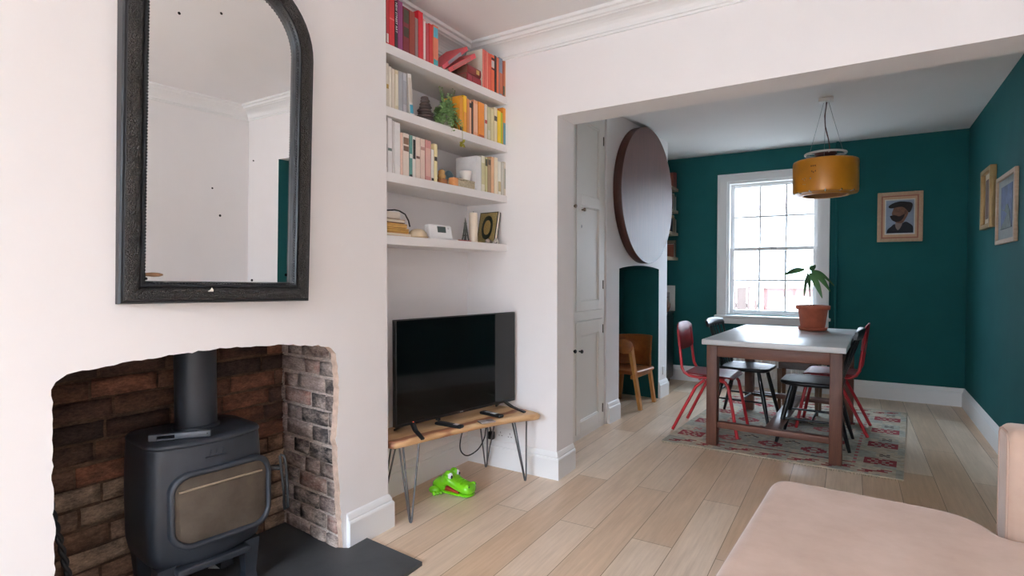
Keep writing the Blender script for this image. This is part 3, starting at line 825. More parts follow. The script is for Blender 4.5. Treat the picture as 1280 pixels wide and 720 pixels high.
T3 = [
 (2.040, 2.062, .251, '#D9CFCB', 'pale grey book at the left end of the third shelf', [(.1, .55, '#B7A8A8')]),
 (2.062, 2.096, .270, '#EEEAEA', 'tall white book with a small grey dot, third shelf', [(.40, .45, '#7E8E88')]),
 (2.096, 2.111, .262, '#DCD4D2', 'thin light grey book between two tall white ones', None),
 (2.111, 2.155, .259, '#EEEAE9', 'wide white book fourth from left on the third shelf', None),
 (2.155, 2.172, .214, '#EFC8B4', 'thin peach book right of the wide white one', None),
 (2.172, 2.221, .217, '#EAD9CC', 'cream book with two brown ovals on the third shelf', [(.58, .70, '#7A5A48'), (.74, .90, '#8A6A54')]),
 (2.221, 2.246, .215, '#5F938A', 'teal green book among the cream ones on the third shelf', [(.0, .06, '#1E2424'), (.45, .55, '#DDE4DE')]),
 (2.246, 2.271, .214, '#EAE3DA', 'white book with a black block on its spine, third shelf', [(.45, .92, '#2A2624')]),
 (2.271, 2.306, .214, '#E6D2C4', 'beige book with a small brown mark, third shelf', [(.48, .54, '#7A5442')]),
 (2.306, 2.346, .213, '#E3C9BC', 'pinkish beige book left of the rose one on the third shelf', [(.72, .80, '#B98A80')]),
 (2.346, 2.396, .214, '#D0918A', 'dusty rose book on the third shelf', [(.1, .8, '#DDB0A4')]),
 (2.396, 2.420, .172, '#F0EBE2', 'short white book beside the pale yellow one', [(.02, .1, '#1E1A1A')]),
 (2.420, 2.450, .206, '#F0E2AE', 'thin pale yellow book at the end of the cream row', [(.55, .66, '#2A241E')])]
for a, b, h, c, l, bd in T3: book(ymap(a), ymap(b)-0.0008, SHZ[3], h, c, l, G3, band=bd)
T3b = [
 (2.820, 2.876, .205, '#E4E2E2', 'thick white box file like book behind the white cup', None),
 (2.876, 2.916, .215, '#E6E0CC', 'ivory book right of the thick white one on the third shelf', [(.2, .8, '#CFC79A')]),
 (2.916, 2.947, .212, '#C9C08E', 'mottled olive cream book on the third shelf', [(.75, .95, '#4A4630')]),
 (2.947, 2.984, .213, '#A88A6C', 'tan brown book right of the olive one on the third shelf', [(.8, .95, '#5E4A38')]),
 (2.984, 3.021, .225, '#DFAE84', 'light orange tan book fifth from the right end of the third shelf', None),
 (3.021, 3.064, .228, '#EADBC2', 'cream book left of the ivory white pair, third shelf right', None),
 (3.064, 3.103, .208, '#EEE9DC', 'ivory white book third from the right end of the third shelf', [(.1, .4, '#C8B48A')]),
 (3.103, 3.137, .208, '#CFC9BE', 'grey beige book second from the right end of the third shelf', None),
 (3.137, 3.174, .216, '#D9CBB8', 'sand coloured book at the right end of the third shelf', [(.2, .8, '#A8A89A')])]
for a, b, h, c, l, bd in T3b: book(ymap(a), ymap(b)-0.0008, SHZ[3], h, c, l, G3, band=bd)

# stacked stone ornament on the second shelf
so = thing('stone_ornament', 'dark tapering stack of rounded stones beside the fern', 'ornament', (fx(2.36)-0.05, 2.372, SHZ[2]+0.001))
zz = 0
for i in range(8):
    r = 0.054 - 0.0046*i; h = 0.0165
    m = MB(); m.lathe([(0.0, zz), (r*0.8, zz+0.001), (r, zz+h*0.5), (r*0.82, zz+h-0.001), (0, zz+h)], 18, ((-1)**i*0.003, (i % 3-1)*0.003, 0))
    m.build('stone', mat('#5A4A46' if i % 2 else '#4A3E3C', .6, var=.2, scale=40), so); zz += h+0.0006
# fern in a pale pot with a trailing stem
fy = 2.560
fr = thing('potted_fern', 'small feathery green fern in a pale pot on the second shelf', 'plant', (fx(fy)-0.075, fy, SHZ[2]+0.001))
m = MB(); m.lathe([(0, 0), (0.034, 0), (0.036, 0.004), (0.046, 0.075), (0.048, 0.078), (0.043, 0.078), (0.041, 0.07), (0.0, 0.07)], 26); m.build('pot', mat('#B9AFA8', .6), fr)
m = MB(); rnd = random.Random(3)
def leafquad(m, p, d, l, w, tw):
    d = d.normalized(); s = d.cross(Vector((math.sin(tw), math.cos(tw), 0.4))).normalized()
    n = d.cross(s)
    vs = [p, p+d*l*.4+s*w+n*w*.2, p+d*l, p+d*l*.4-s*w+n*w*.2]
    m.add(vs, [(0, 1, 2, 3)], 0, True)
for i in range(150):
    a = rnd.uniform(0, 2*PI); el = rnd.uniform(-0.45, 1.35); L = rnd.uniform(0.08, 0.125)+0.05*max(0, el-0.5)
    d = Vector((math.cos(a)*math.cos(el)*0.75+0.12, math.sin(a)*math.cos(el)*(0.95 if math.sin(a) < 0 else .55), math.sin(el)))
    p = Vector((0, 0, 0.075)); k = 8; q = []
    for j in range(k+1):
        t = j/k; q.append(p + d*L*t + Vector((0, 0, -0.06*t*t)))
    m.tube(q, 0.0007, 4, cap=False)
    for j in range(2, k+1):
        for sgn in (-1, 1):
            sd = d.cross(Vector((0, 0, 1)))
            if sd.length < 0.1: sd = Vector((1, 0, 0))
            leafquad(m, q[j], sd.normalized()*sgn + d*0.5 + Vector((0, 0, rnd.uniform(-.4, .4))), rnd.uniform(0.012, 0.020), 0.0045, rnd.uniform(0, 6))
for i in range(14):
    a = rnd.uniform(0, 2*PI); d = Vector((0.28*math.cos(a)+0.05, 0.32*math.sin(a), 1)).normalized(); L = rnd.uniform(0.11, 0.165); p = Vector((0.01, 0, 0.075)); q = [p+d*L*k/9 for k in range(10)]
    m.tube(q, 0.0008, 4, cap=False)
    for j in range(3, 10):
        for sgn in (-1, 1): leafquad(m, q[j], Vector((math.sin(a), -math.cos(a), 0))*sgn + d*0.6 + Vector((rnd.uniform(-.4, .4), 0, 0)), 0.017*(1.15-j/14), 0.0038, rnd.uniform(0, 6))
m.build('foliage', M_FERN, fr)
m = MB()
q = [(0.03, 0.0, 0.075), (0.09, 0.005, 0.06), (0.115, 0.008, 0.02), (0.118, 0.010, -0.04), (0.117, 0.012, -0.085)]
m.tube(q, 0.0012, 5)
for j in range(26):
    p = Vector((0.117, 0.012, -0.075-0.030*rnd.random())); a = rnd.uniform(0, 6.28)
    leafquad(m, p, Vector((math.cos(a)*.5, math.sin(a), rnd.uniform(-.6, .6))), 0.022, 0.006, rnd.uniform(0, 6))
plab(m.build('trailing_stem', mat('#A8A040', .6, var=.3, scale=40), fr), 'trailing yellow green stem hanging over the shelf edge')

# small things on the third shelf
def small(name, label, cat, y, back, z, group=None): return thing(name, label, cat, (fx(y)-back, y, z+0.001), 0, group)
t = small('wooden_ornament', 'small brown wooden ornament beside the pale yellow book', 'ornament', 2.492, 0.04, SHZ[3])
m = MB(); m.box(-0.022, 0.022, -0.026, 0.026, 0, 0.03, 0.006); m.build('base', mat('#9A6438', .6, var=.2), t)
m = MB(); m.lathe([(0.0, 0.03), (0.02, 0.031), (0.024, 0.045), (0.016, 0.06), (0.02, 0.072), (0.008, 0.082), (0, 0.083)], 16); m.build('top', mat('#B48A54', .6, var=.2), t)
t = small('wooden_cube', 'small orange wooden block at the shelf edge before the blue bowl', 'block', 2.572, 0.022, SHZ[3])
m = MB(); m.box(-0.018, 0.018, -0.022, 0.022, 0, 0.046, 0.004); m.build('block', mat('#D08C54', .6, var=.12), t)
t = small('blue_bowl', 'grey blue bowl tipped on its side behind the orange block', 'bowl', 2.640, 0.130, SHZ[3])
tfb = lambda p: (p[2]*0.9, p[0], 0.056+p[1])
m = MB(); m.lathe([(0.012, -0.03), (0.03, -0.028), (0.048, -0.005), (0.054, 0.02), (0.050, 0.02), (0.044, -0.002), (0.026, -0.022), (0.0, -0.024)], 28, tf=tfb); m.build('bowl', mat('#7C9AA6', .3, var=.1), t)
m = MB(); m.tube([(0.052*math.cos(a), 0.052*math.sin(a), 0.0205) for a in [2*PI*i/28 for i in range(28)]], 0.0028, 6, closed=True, tf=tfb); plab(m.build('rim', mat('#C2CDD0', .3), t), 'pale rim of the bowl')
t = small('woven_box', 'low beige woven box under the white cup', 'box', 2.68, 0.055, SHZ[3])
m = MB(); m.box(-0.04, 0.04, -0.085, 0.085, 0, 0.040, 0.004); m.build('box', mat('#B9AC92', .85, var=.25, scale=90, bmp=.6, bscale=150), t)
m = MB(); m.box(-0.041, 0.041, -0.086, 0.086, 0.0402, 0.050, 0.003); m.build('lid', mat('#C4B79C', .85, var=.25, scale=90, bmp=.6, bscale=150), t)
t = small('white_cup', 'small white cup standing on the woven box', 'cup', 2.715, 0.05, SHZ[3]+0.0505)
m = MB(); m.lathe([(0, 0), (0.024, 0), (0.028, 0.006), (0.036, 0.055), (0.0345, 0.056), (0.027, 0.008), (0, 0.006)], 24); m.build('cup', mat('#F1ECE6', .3), t)

# lowest shelf
def fx4(y): return fx(y)
z4 = SHZ[4]
t = small('notebook_stack_bottom', '', 'x', 2.1, 0.05, z4); bpy.data.objects.remove(t)
specs = [(0.185, 0.016, '#D8B08A', 'flat peach notebook at the bottom of the small stack', 0), (0.175, 0.024, '#C79A52', 'ochre wooden box second from the bottom of the small stack', 0.006), (0.160, 0.022, '#CFA25E', 'yellow brown wooden box in the middle of the small stack', 0.004), (0.14, 0.020, '#8E6E54', 'brown book near the top of the small stack', 0.0)]
zc = z4+0.001
for i, (L, h, c, l, off) in enumerate(specs):
    y0 = 2.052
    o = thing('stacked_box' if i in (1, 2) else 'stacked_book', l, 'box' if i in (1, 2) else 'book', (fx(2.1)-0.018-off, y0, zc), 0, 'small stack on the lowest shelf')
    m = MB(); m.box(-0.14, 0, 0, L, 0, h if i in (0, 3) else h*0.6, 0.003); m.build('cover' if i in (0, 3) else 'box', mat(c, .6, var=.12, scale=20), o)
    if i in (1, 2):
        m = MB(); m.box(-0.141, 0.001, -0.0005, L+0.001, h*0.6+0.0004, h, 0.003); m.build('lid', mat(c, .55, var=.16, scale=20), o)
    else:
        m = MB(); m.box(-0.137, 0.0008, 0.004, L-0.004, h*.2, h*.8); m.build('pages', M_PAGES, o)
    zc += h+0.0012
o = thing('white_box', 'white box with a black strap on top of the small stack', 'box', (fx(2.1)-0.03, 2.056, zc), 0, 'small stack on the lowest shelf')
m = MB(); m.box(-0.10, 0, 0, 0.115, 0, 0.036, 0.006); m.build('box', mat('#E6DACB', .6), o)
m = MB()
m.tube([(-0.02, 0.03, 0.040), (0.0, 0.07, 0.045), (-0.005, 0.11, 0.044), (0.012, 0.135, 0.028), (0.026, 0.145, -0.005), (0.026, 0.155, -0.035)], 0.006, 8, squash=0.6)
m.build('strap', M_BLACK, o)
t = small('dome_paperweight', 'small beige dome beside the stacked boxes on the lowest shelf', 'ornament', 2.30, 0.04, z4)
m = MB(); m.lathe([(0.0, 0.0), (0.052, 0.0), (0.054, 0.006), (0.048, 0.026), (0.034, 0.040), (0.016, 0.047), (0, 0.048)], 24); m.build('dome', mat('#C9B79A', .5, var=.1), t)
m = MB(); m.lathe([(0.0545, 0.0), (0.057, 0.0), (0.057, 0.005), (0.0545, 0.006)], 24); m.build('rim', mat('#B39C78', .5), t)
# thermostat
t = thing('thermostat', 'white digital thermostat standing on the lowest shelf', 'thermostat', (fx(2.48)-0.035, 2.470, z4+0.001), 0)
t.rotation_euler = (0, 0, math.radians(-8))
tt = lambda p: (p[2]-0.22*p[1]*0.8, p[0], p[1])
m = MB()
fp_ = rrect(0.088, 0.040, 0.012, 5)
m.loft([[(a, b+0.040, d) for a, b in inset(fp_, i)] for i, d in ((0.0, -0.018), (0.0, 0.010), (0.003, 0.015), (0.010, 0.017))], tf=tt); m.build('case', M_WHITEPL, t)
m = MB(); m.box(-0.026, 0.036, 0.038, 0.072, 0.0165, 0.0185, tf=tt); plab(m.build('display', mat('#5C6462', .25), t), 'grey display')
m = MB(); m.lathe([(0.004, 0), (0.004, 0.003), (0, 0.003)], 10, tf=lambda p: tt((0.058+p[0], 0.064+p[1], 0.0165+p[2]))); m.build('button', mat('#D8D8D8', .4), t)
o = thing('red_pencil', 'thin dark red pencil lying on the lowest shelf', 'pencil', (fx(2.66)-0.012, 2.585, z4+0.0042), math.radians(2))
m = MB(); m.tube([(0, 0.012, 0), (0, 0.14, 0)], 0.0036, 6); m.build('shaft', mat('#A2443C', .4), o)
m = MB(); m.tube([(0, 0, 0), (0, 0.0118, 0)], [0.0006, 0.0034], 6); m.build('tip', mat('#D8B890', .6), o)
# small tower figurine
t = small('tower_figurine', 'small dark metal lattice tower figurine on the lowest shelf', 'figurine', 2.715, 0.052, z4)
m = MB()
for sx in (-1, 1):
    for sy in (-1, 1):
        m.tube([(sx*0.014, sy*0.014, 0.004), (sx*0.0105, sy*0.0105, 0.03), (sx*0.007, sy*0.007, 0.065), (sx*0.004, sy*0.004, 0.10), (0, 0, 0.142)], [0.0058, 0.005, 0.0042, 0.003, 0.0012], 6)
m.box(-0.014, 0.014, -0.014, 0.014, 0.034, 0.040); m.box(-0.010, 0.010, -0.010, 0.010, 0.066, 0.071); m.box(-0.007, 0.007, -0.007, 0.007, 0.108, 0.112)
m.build('tower', mat('#5E5E58', .45, metal=.5), t)
m = MB(); m.box(-0.021, 0.021, -0.021, 0.021, 0, 0.004, 0.001, seg=1); m.build('base', mat('#4A4844', .5), t)
t = small('pillar_candle', 'tall ivory pillar candle beside the gold patterned book', 'candle', 2.800, 0.06, z4)
m = MB(); m.lathe([(0, 0), (0.026, 0), (0.027, 0.003), (0.026, 0.176), (0.023, 0.180), (0.0, 0.177)], 26); m.build('wax', mat('#E3D3BE', .5, var=.04), t)
m = MB(); m.tube([(0, 0, 0.176), (0.001, 0, 0.190)], 0.0012, 6); m.build('wick', M_BLACK, t)
# ornate book leaning against the end wall
o = thing('ornate_book', 'dark book with gold patterned cover leaning on the end wall of the shelf', 'book', (-2.085, 3.002, z4+0.0025), 0)
# local: a across the cover (towards the room), b up the cover, d out of the cover; leaning back on the end wall
def ob(p):
    a, b, d = p; ln = math.radians(12); ya = math.radians(-6)
    h_ = -b*math.sin(ln) + d*math.cos(ln)            # distance out from the wall
    return (a*math.cos(ya)+h_*math.sin(ya), a*math.sin(ya)-h_*math.cos(ya), b*math.cos(ln)+d*math.sin(ln)+0.006)
W, Hh, Tt = 0.150, 0.205, 0.026
m = MB(); m.box(0, W, 0, Hh, -0.003, 0, tf=ob); m.box(0, W, 0, Hh, -Tt, -Tt+0.003, tf=ob); m.box(0, 0.003, 0, Hh, -Tt+0.003, -0.003, tf=ob); m.build('cover', mat('#26221C', .45, var=.2), o)
m = MB(); m.box(0.004, W-0.003, 0.003, Hh-0.003, -Tt+0.0032, -0.0032, tf=ob); m.build('pages', mat('#E9E2D0', .8), o)
m = MB(); m.box(0.006, W-0.006, 0.006, Hh-0.006, 0.0002, 0.0010, tf=ob); plab(m.build('cover_panel', mat('#8C7A4C', .5, var=.3, scale=150), o), 'gold patterned cover panel')
def diamond(k): 
    return [(W/2+k*0.045*math.copysign(abs(math.cos(a))**0.8, math.cos(a)), Hh*.5+k*0.078*math.copysign(abs(math.sin(a))**1.1, math.sin(a))) for a in [2*PI*i/32 for i in range(32)]]
m = MB(); m.prism(diamond(1.0), 0.0012, 0.0018, ob); plab(m.build('medallion', mat('#1F2E24', .5), o), 'dark green medallion')
m = MB(); m.prism(diamond(0.62), 0.0019, 0.0024, ob); plab(m.build('rosette', mat('#97804A', .5, var=.35, scale=200), o), 'gold rosette')
t = small('trinket_pile', '', 'x', 2.93, 0.016, z4); bpy.data.objects.remove(t)
o = thing('trinket', 'small grey brown trinket lying before the gold patterned book', 'trinket', (fx(2.88)-0.020, 2.895, z4+0.001))
m = MB()
pts = [(0.0, 0.030*math.cos(t_*6)*(1-t_*0.7), 0.013+0.008*math.sin(t_*6)*(1-t_)) for t_ in [i/24 for i in range(25)]]
m.lathe([(0, 0), (0.016, 0.002), (0.022, 0.010), (0.016, 0.020), (0.006, 0.026), (0, 0.027)], 14, tf=lambda p: (p[0]*.7, p[1]*1.2, p[2]))
m.build('whorl', mat('#8C7A70', .5, var=.35, scale=60), o)
m = MB(); m.tube([(0.004, 0.024, 0.008), (0.006, 0.036, 0.006), (0.004, 0.046, 0.004)], [0.009, 0.006, 0.001], 8); m.build('spire', mat('#6E5E58', .5, var=.3, scale=60), o)
o = thing('folded_note', 'small folded white note beside the trinket on the lowest shelf', 'note', (fx(2.955)-0.012, 2.945, z4+0.001), math.radians(-20))
m = MB(); m.prism([(0, 0), (0.022, 0.034), (0.044, 0), (0.042, 0), (0.022, 0.031), (0.002, 0)], 0, 0.02, lambda p: (p[2]-0.02, p[0], p[1])); m.build('paper', mat('#CFC3B6', .8), o)

# ------------------------------------------------------------------ bench, television and small things
BR_ = math.radians(14)
bx = (-1.905, 2.54, 0.0)
bd = Vector((math.sin(BR_), math.cos(BR_))); bn = Vector((math.cos(BR_), -math.sin(BR_)))
def bl(x, y):     # world plan -> bench local
    v = Vector((x-bx[0], y-bx[1])); return (v.dot(bn), v.dot(bd))
be = thing('live_edge_bench', 'low live edge wooden bench on hairpin legs holding the television', 'bench', bx, -BR_)
ol = [(-1.955, 2.066), (-1.935, 2.085), (-1.912, 2.16), (-1.885, 2.26), (-1.852, 2.38), (-1.820, 2.49), (-1.793, 2.58), (-1.757, 2.67), (-1.715, 2.76), (-1.675, 2.84), (-1.640, 2.90), (-1.608, 2.935), (-1.594, 2.965), (-1.612, 3.000), (-1.660, 3.026), (-1.76, 3.045), (-1.90, 3.050), (-1.985, 3.045), (-2.02, 2.98), (-2.06, 2.82), (-2.10, 2.66), (-2.14, 2.48), (-2.17, 2.32), (-2.185, 2.18), (-2.178, 2.095), (-2.10, 2.068), (-2.03, 2.064)]
rnd = random.Random(5)
ol = [bl(*p) for p in ol]
def wob(poly, k): return [(a+rnd.uniform(-k, k), b+rnd.uniform(-k, k)) for a, b in poly]
m = MB()
lv = [(0.026, 0.372), (0.006, 0.380), (0.0, 0.392), (0.004, 0.402), (0.016, 0.411), (0.020, 0.412)]
m.loft([[(a, b, z) for a, b in wob(inset(ol, i), 0.003)] for i, z in lv], smooth=True)
m.build('tabletop', M_SLAB, be)
for i, (wx, wy) in enumerate([(-1.878, 2.125), (-1.672, 2.925), (-2.015, 3.005), (-2.150, 2.20)]):
    lx, ly = bl(wx, wy)
    sx = 1 if i in (0, 1) else -1; sy = -1 if i in (0, 3) else 1
    m = MB()
    # bent rod: plate corner - foot - plate corner, plus a third rod
    fz = 0.006
    tops = [(lx-sx*0.028, ly-sy*0.085, 0.370), (lx-sx*0.10, ly-sy*0.0, 0.370), (lx-sx*0.005, ly+sy*0.012, 0.370)]
    if i == 0: tops = [(lx-0.040, ly-0.040, 0.380), (lx-0.085, ly+0.010, 0.380), (lx-0.034, ly+0.075, 0.380)]
    def rod(a, ph):
        r = 0.009; b = (lx+r*math.cos(ph), ly+r*math.sin(ph), 0.024); c = (lx+r*.6*math.cos(ph), ly+r*.6*math.sin(ph), 0.009)
        m.tube([a, b, c, (lx, ly, fz)], 0.0048, 8)
    for a in tops:
        rod(a, math.atan2(a[1]-ly, a[0]-lx))
    m.build('hairpin_leg', M_HAIRPIN, be)

# television: local x = width, y = towards viewer normal is -y, z up
TA = math.radians(12.3)
tvc = Vector((-1.904, 2.590))
tv = thing('television', 'black flat screen television standing on the live edge bench', 'television', (tvc.x, tvc.y, 0.4135), PI/2-TA)
m = MB(); m.box(-0.45, 0.45, 0.0, 0.030, 0.045, 0.605, 0.003); m.box(-0.30, 0.30, 0.030, 0.062, 0.075, 0.40, 0.012); m.build('casing', M_BLACKPL, tv)
m = MB(); m.box(-0.443, 0.443, -0.0012, -0.0002, 0.062, 0.599); m.build('screen', M_SCREEN, tv)
m = MB(); m.box(-0.012, 0.012, -0.0012, -0.0003, 0.051, 0.056); plab(m.build('badge', mat('#8A8A8A', .3), tv), 'tiny pale maker badge')
for sx in (-1, 1):
    m = MB()
    m.loft([[(sx*0.345-0.011, -0.004, 0.062), (sx*0.345+0.011, -0.004, 0.062), (sx*0.345+0.011, 0.020, 0.062), (sx*0.345-0.011, 0.020, 0.062)],
            [(sx*0.365-0.010, -0.060, 0.030), (sx*0.365+0.010, -0.060, 0.030), (sx*0.365+0.010, -0.045, 0.024), (sx*0.365-0.010, -0.045, 0.024)],
            [(sx*0.385-0.009, -0.145, 0.009), (sx*0.385+0.009, -0.145, 0.009), (sx*0.385+0.009, -0.140, 0.0), (sx*0.385-0.009, -0.140, 0.0)]], smooth=False)
    m.loft([[(sx*0.345-0.010, 0.010, 0.058), (sx*0.345+0.010, 0.010, 0.058), (sx*0.345+0.010, 0.028, 0.058), (sx*0.345-0.010, 0.028, 0.058)],
            [(sx*0.385-0.009, 0.100, 0.0), (sx*0.385+0.009, 0.100, 0.0), (sx*0.385+0.009, 0.104, 0.010), (sx*0.385-0.009, 0.104, 0.010)]], smooth=False)
    m.build('foot', M_BLACKPL, tv)
m = MB(); m.ball((-0.3455, -0.0065, 0.0590), 0.0035, 8)
led, nt, b = newmat('standby_led'); setin(b, 'Base Color', (0.8, 0.05, 0.03, 1)); setin(b, 'Emission Color', (1, 0.12, 0.06, 1)); setin(b, 'Emission Strength', 3.0)
plab(m.build('standby_light', led, tv), 'red standby light')
m = MB(); m.box(-0.175, -0.155, -0.002, 0.02, 0.032, 0.046, 0.002); m.build('sensor', M_BLACKPL, tv)
def remote(loc, rz, L, w, label, panel):
    r = thing('remote_control', label, 'remote control', loc, rz, 'remote controls on the bench')
    m = MB(); o_ = round_poly([(-w/2, 0), (w/2, 0), (w/2, L), (-w/2, L)], 0.010, 5)
    m.loft([[(a, b, z) for a, b in inset(o_, i)] for i, z in ((0.003, 0.0), (0, 0.004), (0, 0.011), (0.004, 0.015), (0.010, 0.016))]); m.build('body', M_BLACKPL, r)
    m = MB(); m.box(-w*.32, w*.32, L*panel[0], L*panel[1], 0.0162, 0.0170); plab(m.build('label_panel', mat(panel[2], .5), r), 'pale panel of the remote')
    m = MB()
    for i in range(3):
        for j in range(5): m.box(-0.012+i*0.012-0.0035, -0.012+i*0.012+0.0035, L*.12+j*0.013, L*.12+j*0.013+0.007, 0.0162, 0.0172)
    k_ = m.build('button_pad', mat('#3A3A3E', .5), r)
    return r
zb = 0.4135
remote((-1.985, 2.462, zb), -PI/2+0.02, 0.178, 0.042, 'black remote control with a small white label before the screen', (.70, .86, '#D9C8C8'))
remote((-1.905, 2.795, zb), -PI/2-0.16, 0.165, 0.044, 'black remote control with pale panel near the right foot of the television', (.22, .74, '#C8C8CC'))
m = MB(); m.box(-0.03, 0.03, -0.045, 0.045, 0, 0.008, 0.003)
cd = thing('phone_charger', 'flat grey device lying near the front edge of the bench', 'device', (-1.765, 2.640, zb), math.radians(-30))
m.build('body', mat('#A09490', .35), cd)
m = MB(); m.box(-0.026, 0.026, -0.046, -0.0452, 0.001, 0.006); plab(m.build('edge', M_BLACKPL, cd), 'black edge')
# power cable dropping behind the bench to the socket
m = MB()
pts = [(-1.992, 3.002, 0.350), (-1.996, 2.995, 0.30), (-2.00, 2.98, 0.250), (-2.002, 2.97, 0.205), (-2.03, 2.94, 0.135), (-2.085, 2.90, 0.095), (-2.13, 2.89, 0.12), (-2.142, 2.90, 0.18), (-2.13, 2.92, 0.26), (-2.11, 2.95, 0.32), (-2.09, 2.97, 0.352)]
P_ = [Vector(p) for p in pts]; sm = []
for i in range(len(P_)-1):
    p0, p1, p2, p3 = P_[max(i-1, 0)], P_[i], P_[i+1], P_[min(i+2, len(P_)-1)]
    for k in range(6):
        t_ = k/6; sm.append(0.5*((2*p1)+(-p0+p2)*t_+(2*p0-5*p1+4*p2-p3)*t_*t_+(-p0+3*p1-3*p2+p3)*t_**3))
sm.append(P_[-1])
cb_ = thing('power_cable', 'black power cable looping below the bench near the socket', 'cable', (0, 0, 0))
m.tube(sm, 0.0042, 8); m.build('cord', M_BLACKPL, cb_)
m = MB(); m.box(-2.012, -1.972, 3.02, 3.052, 0.182, 0.232, 0.006); m.tube([(-1.99, 3.03, 0.23), (-1.992, 3.01, 0.30), (-1.992, 3.002, 0.352)], 0.0042, 8); m.build('plug', M_BLACKPL, cb_)
so_ = thing('wall_socket', 'white double wall socket on the pier above the skirting board', 'socket', (-1.90, spine(-1.90)-0.0005, 0.2), SA)
m = MB(); m.box(-0.073, 0.073, -0.008, 0.0, -0.028, 0.058, 0.003); m.build('face_plate', M_WHITEPL, so_)
for sx in (-0.036, 0.036):
    m = MB()
    for dx, dz, w_, h_ in ((0, 0.028, 0.004, 0.009), (-0.011, 0.008, 0.008, 0.004), (0.011, 0.008, 0.008, 0.004)):
        m.box(sx+dx-w_/2, sx+dx+w_/2, -0.0086, -0.0081, dz-h_/2, dz+h_/2)
    m.build('pin_holes', mat('#55504E', .6), so_)
    m = MB(); m.box(sx*0.45-0.006, sx*0.45+0.006, -0.0105, -0.0082, 0.036, 0.052, 0.001); m.build('switch', M_WHITEPL, so_)

# crocodile toy : local +y is the nose direction
cr = thing('crocodile_toy', 'bright green plastic crocodile toy on the floor under the bench', 'toy', (-1.968, 2.560, 0.001), math.radians(-88))
MG = mat('#78CC1E', 0.22, var=.04, coat=0.3)
def sec(y, hw, zb_, zt, n=20, p=2.4):
    q = []
    for k in range(n):
        a = 2*PI*k/n; c, s = math.cos(a), math.sin(a)
        q.append((hw*math.copysign(abs(c)**(2/p), c), y, (zb_+zt)/2 + (zt-zb_)/2*math.copysign(abs(s)**(2/p), s)))
    return q
m = MB()
m.loft([sec(-0.105, 0.012, 0.02, 0.045), sec(-0.095, 0.036, 0.008, 0.062), sec(-0.07, 0.052, 0.002, 0.080), sec(-0.045, 0.054, 0.0, 0.085), sec(-0.02, 0.052, 0.0, 0.088), sec(0.0, 0.046, 0.004, 0.086)])
m.build('body', MG, cr)
m = MB()
m.loft([sec(-0.045, 0.028, 0.040, 0.092), sec(-0.025, 0.050, 0.024, 0.112), sec(-0.004, 0.057, 0.026, 0.120), sec(0.006, 0.058, 0.042, 0.120), sec(0.022, 0.057, 0.040, 0.114), sec(0.042, 0.054, 0.035, 0.099), sec(0.07, 0.051, 0.024, 0.084), sec(0.10, 0.050, 0.017, 0.075), sec(0.125, 0.053, 0.012, 0.074), sec(0.145, 0.050, 0.012, 0.072), sec(0.158, 0.038, 0.016, 0.062), sec(0.165, 0.016, 0.026, 0.048)])
for k in range(4):
    y = 0.062+0.014*k
    m.tube([(-0.034, y, 0.079-0.0035*k), (-0.016, y+0.003, 0.0865-0.0038*k), (0.016, y+0.003, 0.0865-0.0038*k), (0.034, y, 0.079-0.0035*k)], 0.003, 6)
hd = m.build('head', MG, cr)
m = MB()
m.loft([sec(-0.03, 0.045, 0.002, 0.024), sec(0.0, 0.054, 0.0, 0.024), sec(0.05, 0.053, 0.0, 0.021), sec(0.10, 0.051, 0.0, 0.018), sec(0.135, 0.049, 0.0, 0.016), sec(0.153, 0.036, 0.002, 0.015), sec(0.160, 0.014, 0.005, 0.012)])
m.build('jaw', MG, cr)
m = MB(); m.loft([sec(-0.02, 0.044, 0.010, 0.050), sec(0.02, 0.046, 0.010, 0.050), sec(0.05, 0.045, 0.010, 0.044), sec(0.09, 0.044, 0.008, 0.034)]); plab(m.build('mouth', mat('#962A14', .5), cr), 'dark red mouth')
for sx in (-1, 1):
    m = MB(); m.ball((sx*0.027, 0.012, 0.106), (0.024, 0.026, 0.027), 18); m.build('brow', MG, hd)
    m = MB(); m.ball((sx*0.034, 0.029, 0.104), (0.0165, 0.014, 0.0195), 16); plab(m.build('eye', mat('#F2F2F2', .15), hd), 'white eye')
    m = MB(); m.ball((sx*0.0380, 0.0415, 0.102), (0.0070, 0.0058, 0.0098), 12); plab(m.build('pupil', mat('#0A0A0A', .15), hd), 'black pupil')
    m = MB(); m.ball((sx*0.030, 0.144, 0.062), (0.013, 0.015, 0.013), 14); m.build('nostril', MG, hd)
    m = MB(); m.ball((sx*0.035, 0.1565, 0.063), (0.0045, 0.003, 0.0055), 10); plab(m.build('nostril_hole', mat('#0A0A0A', .5), hd), 'black nostril hole')
    m = MB(); m.ball((sx*0.066, -0.060, 0.022), (0.028, 0.034, 0.022), 14)
    for k in range(3): m.ball((sx*0.078+(k-1)*0.016*sx, -0.030-(k-1)*0.010, 0.011), (0.0095, 0.014, 0.011), 12)
    m.build('foot', MG, cr)

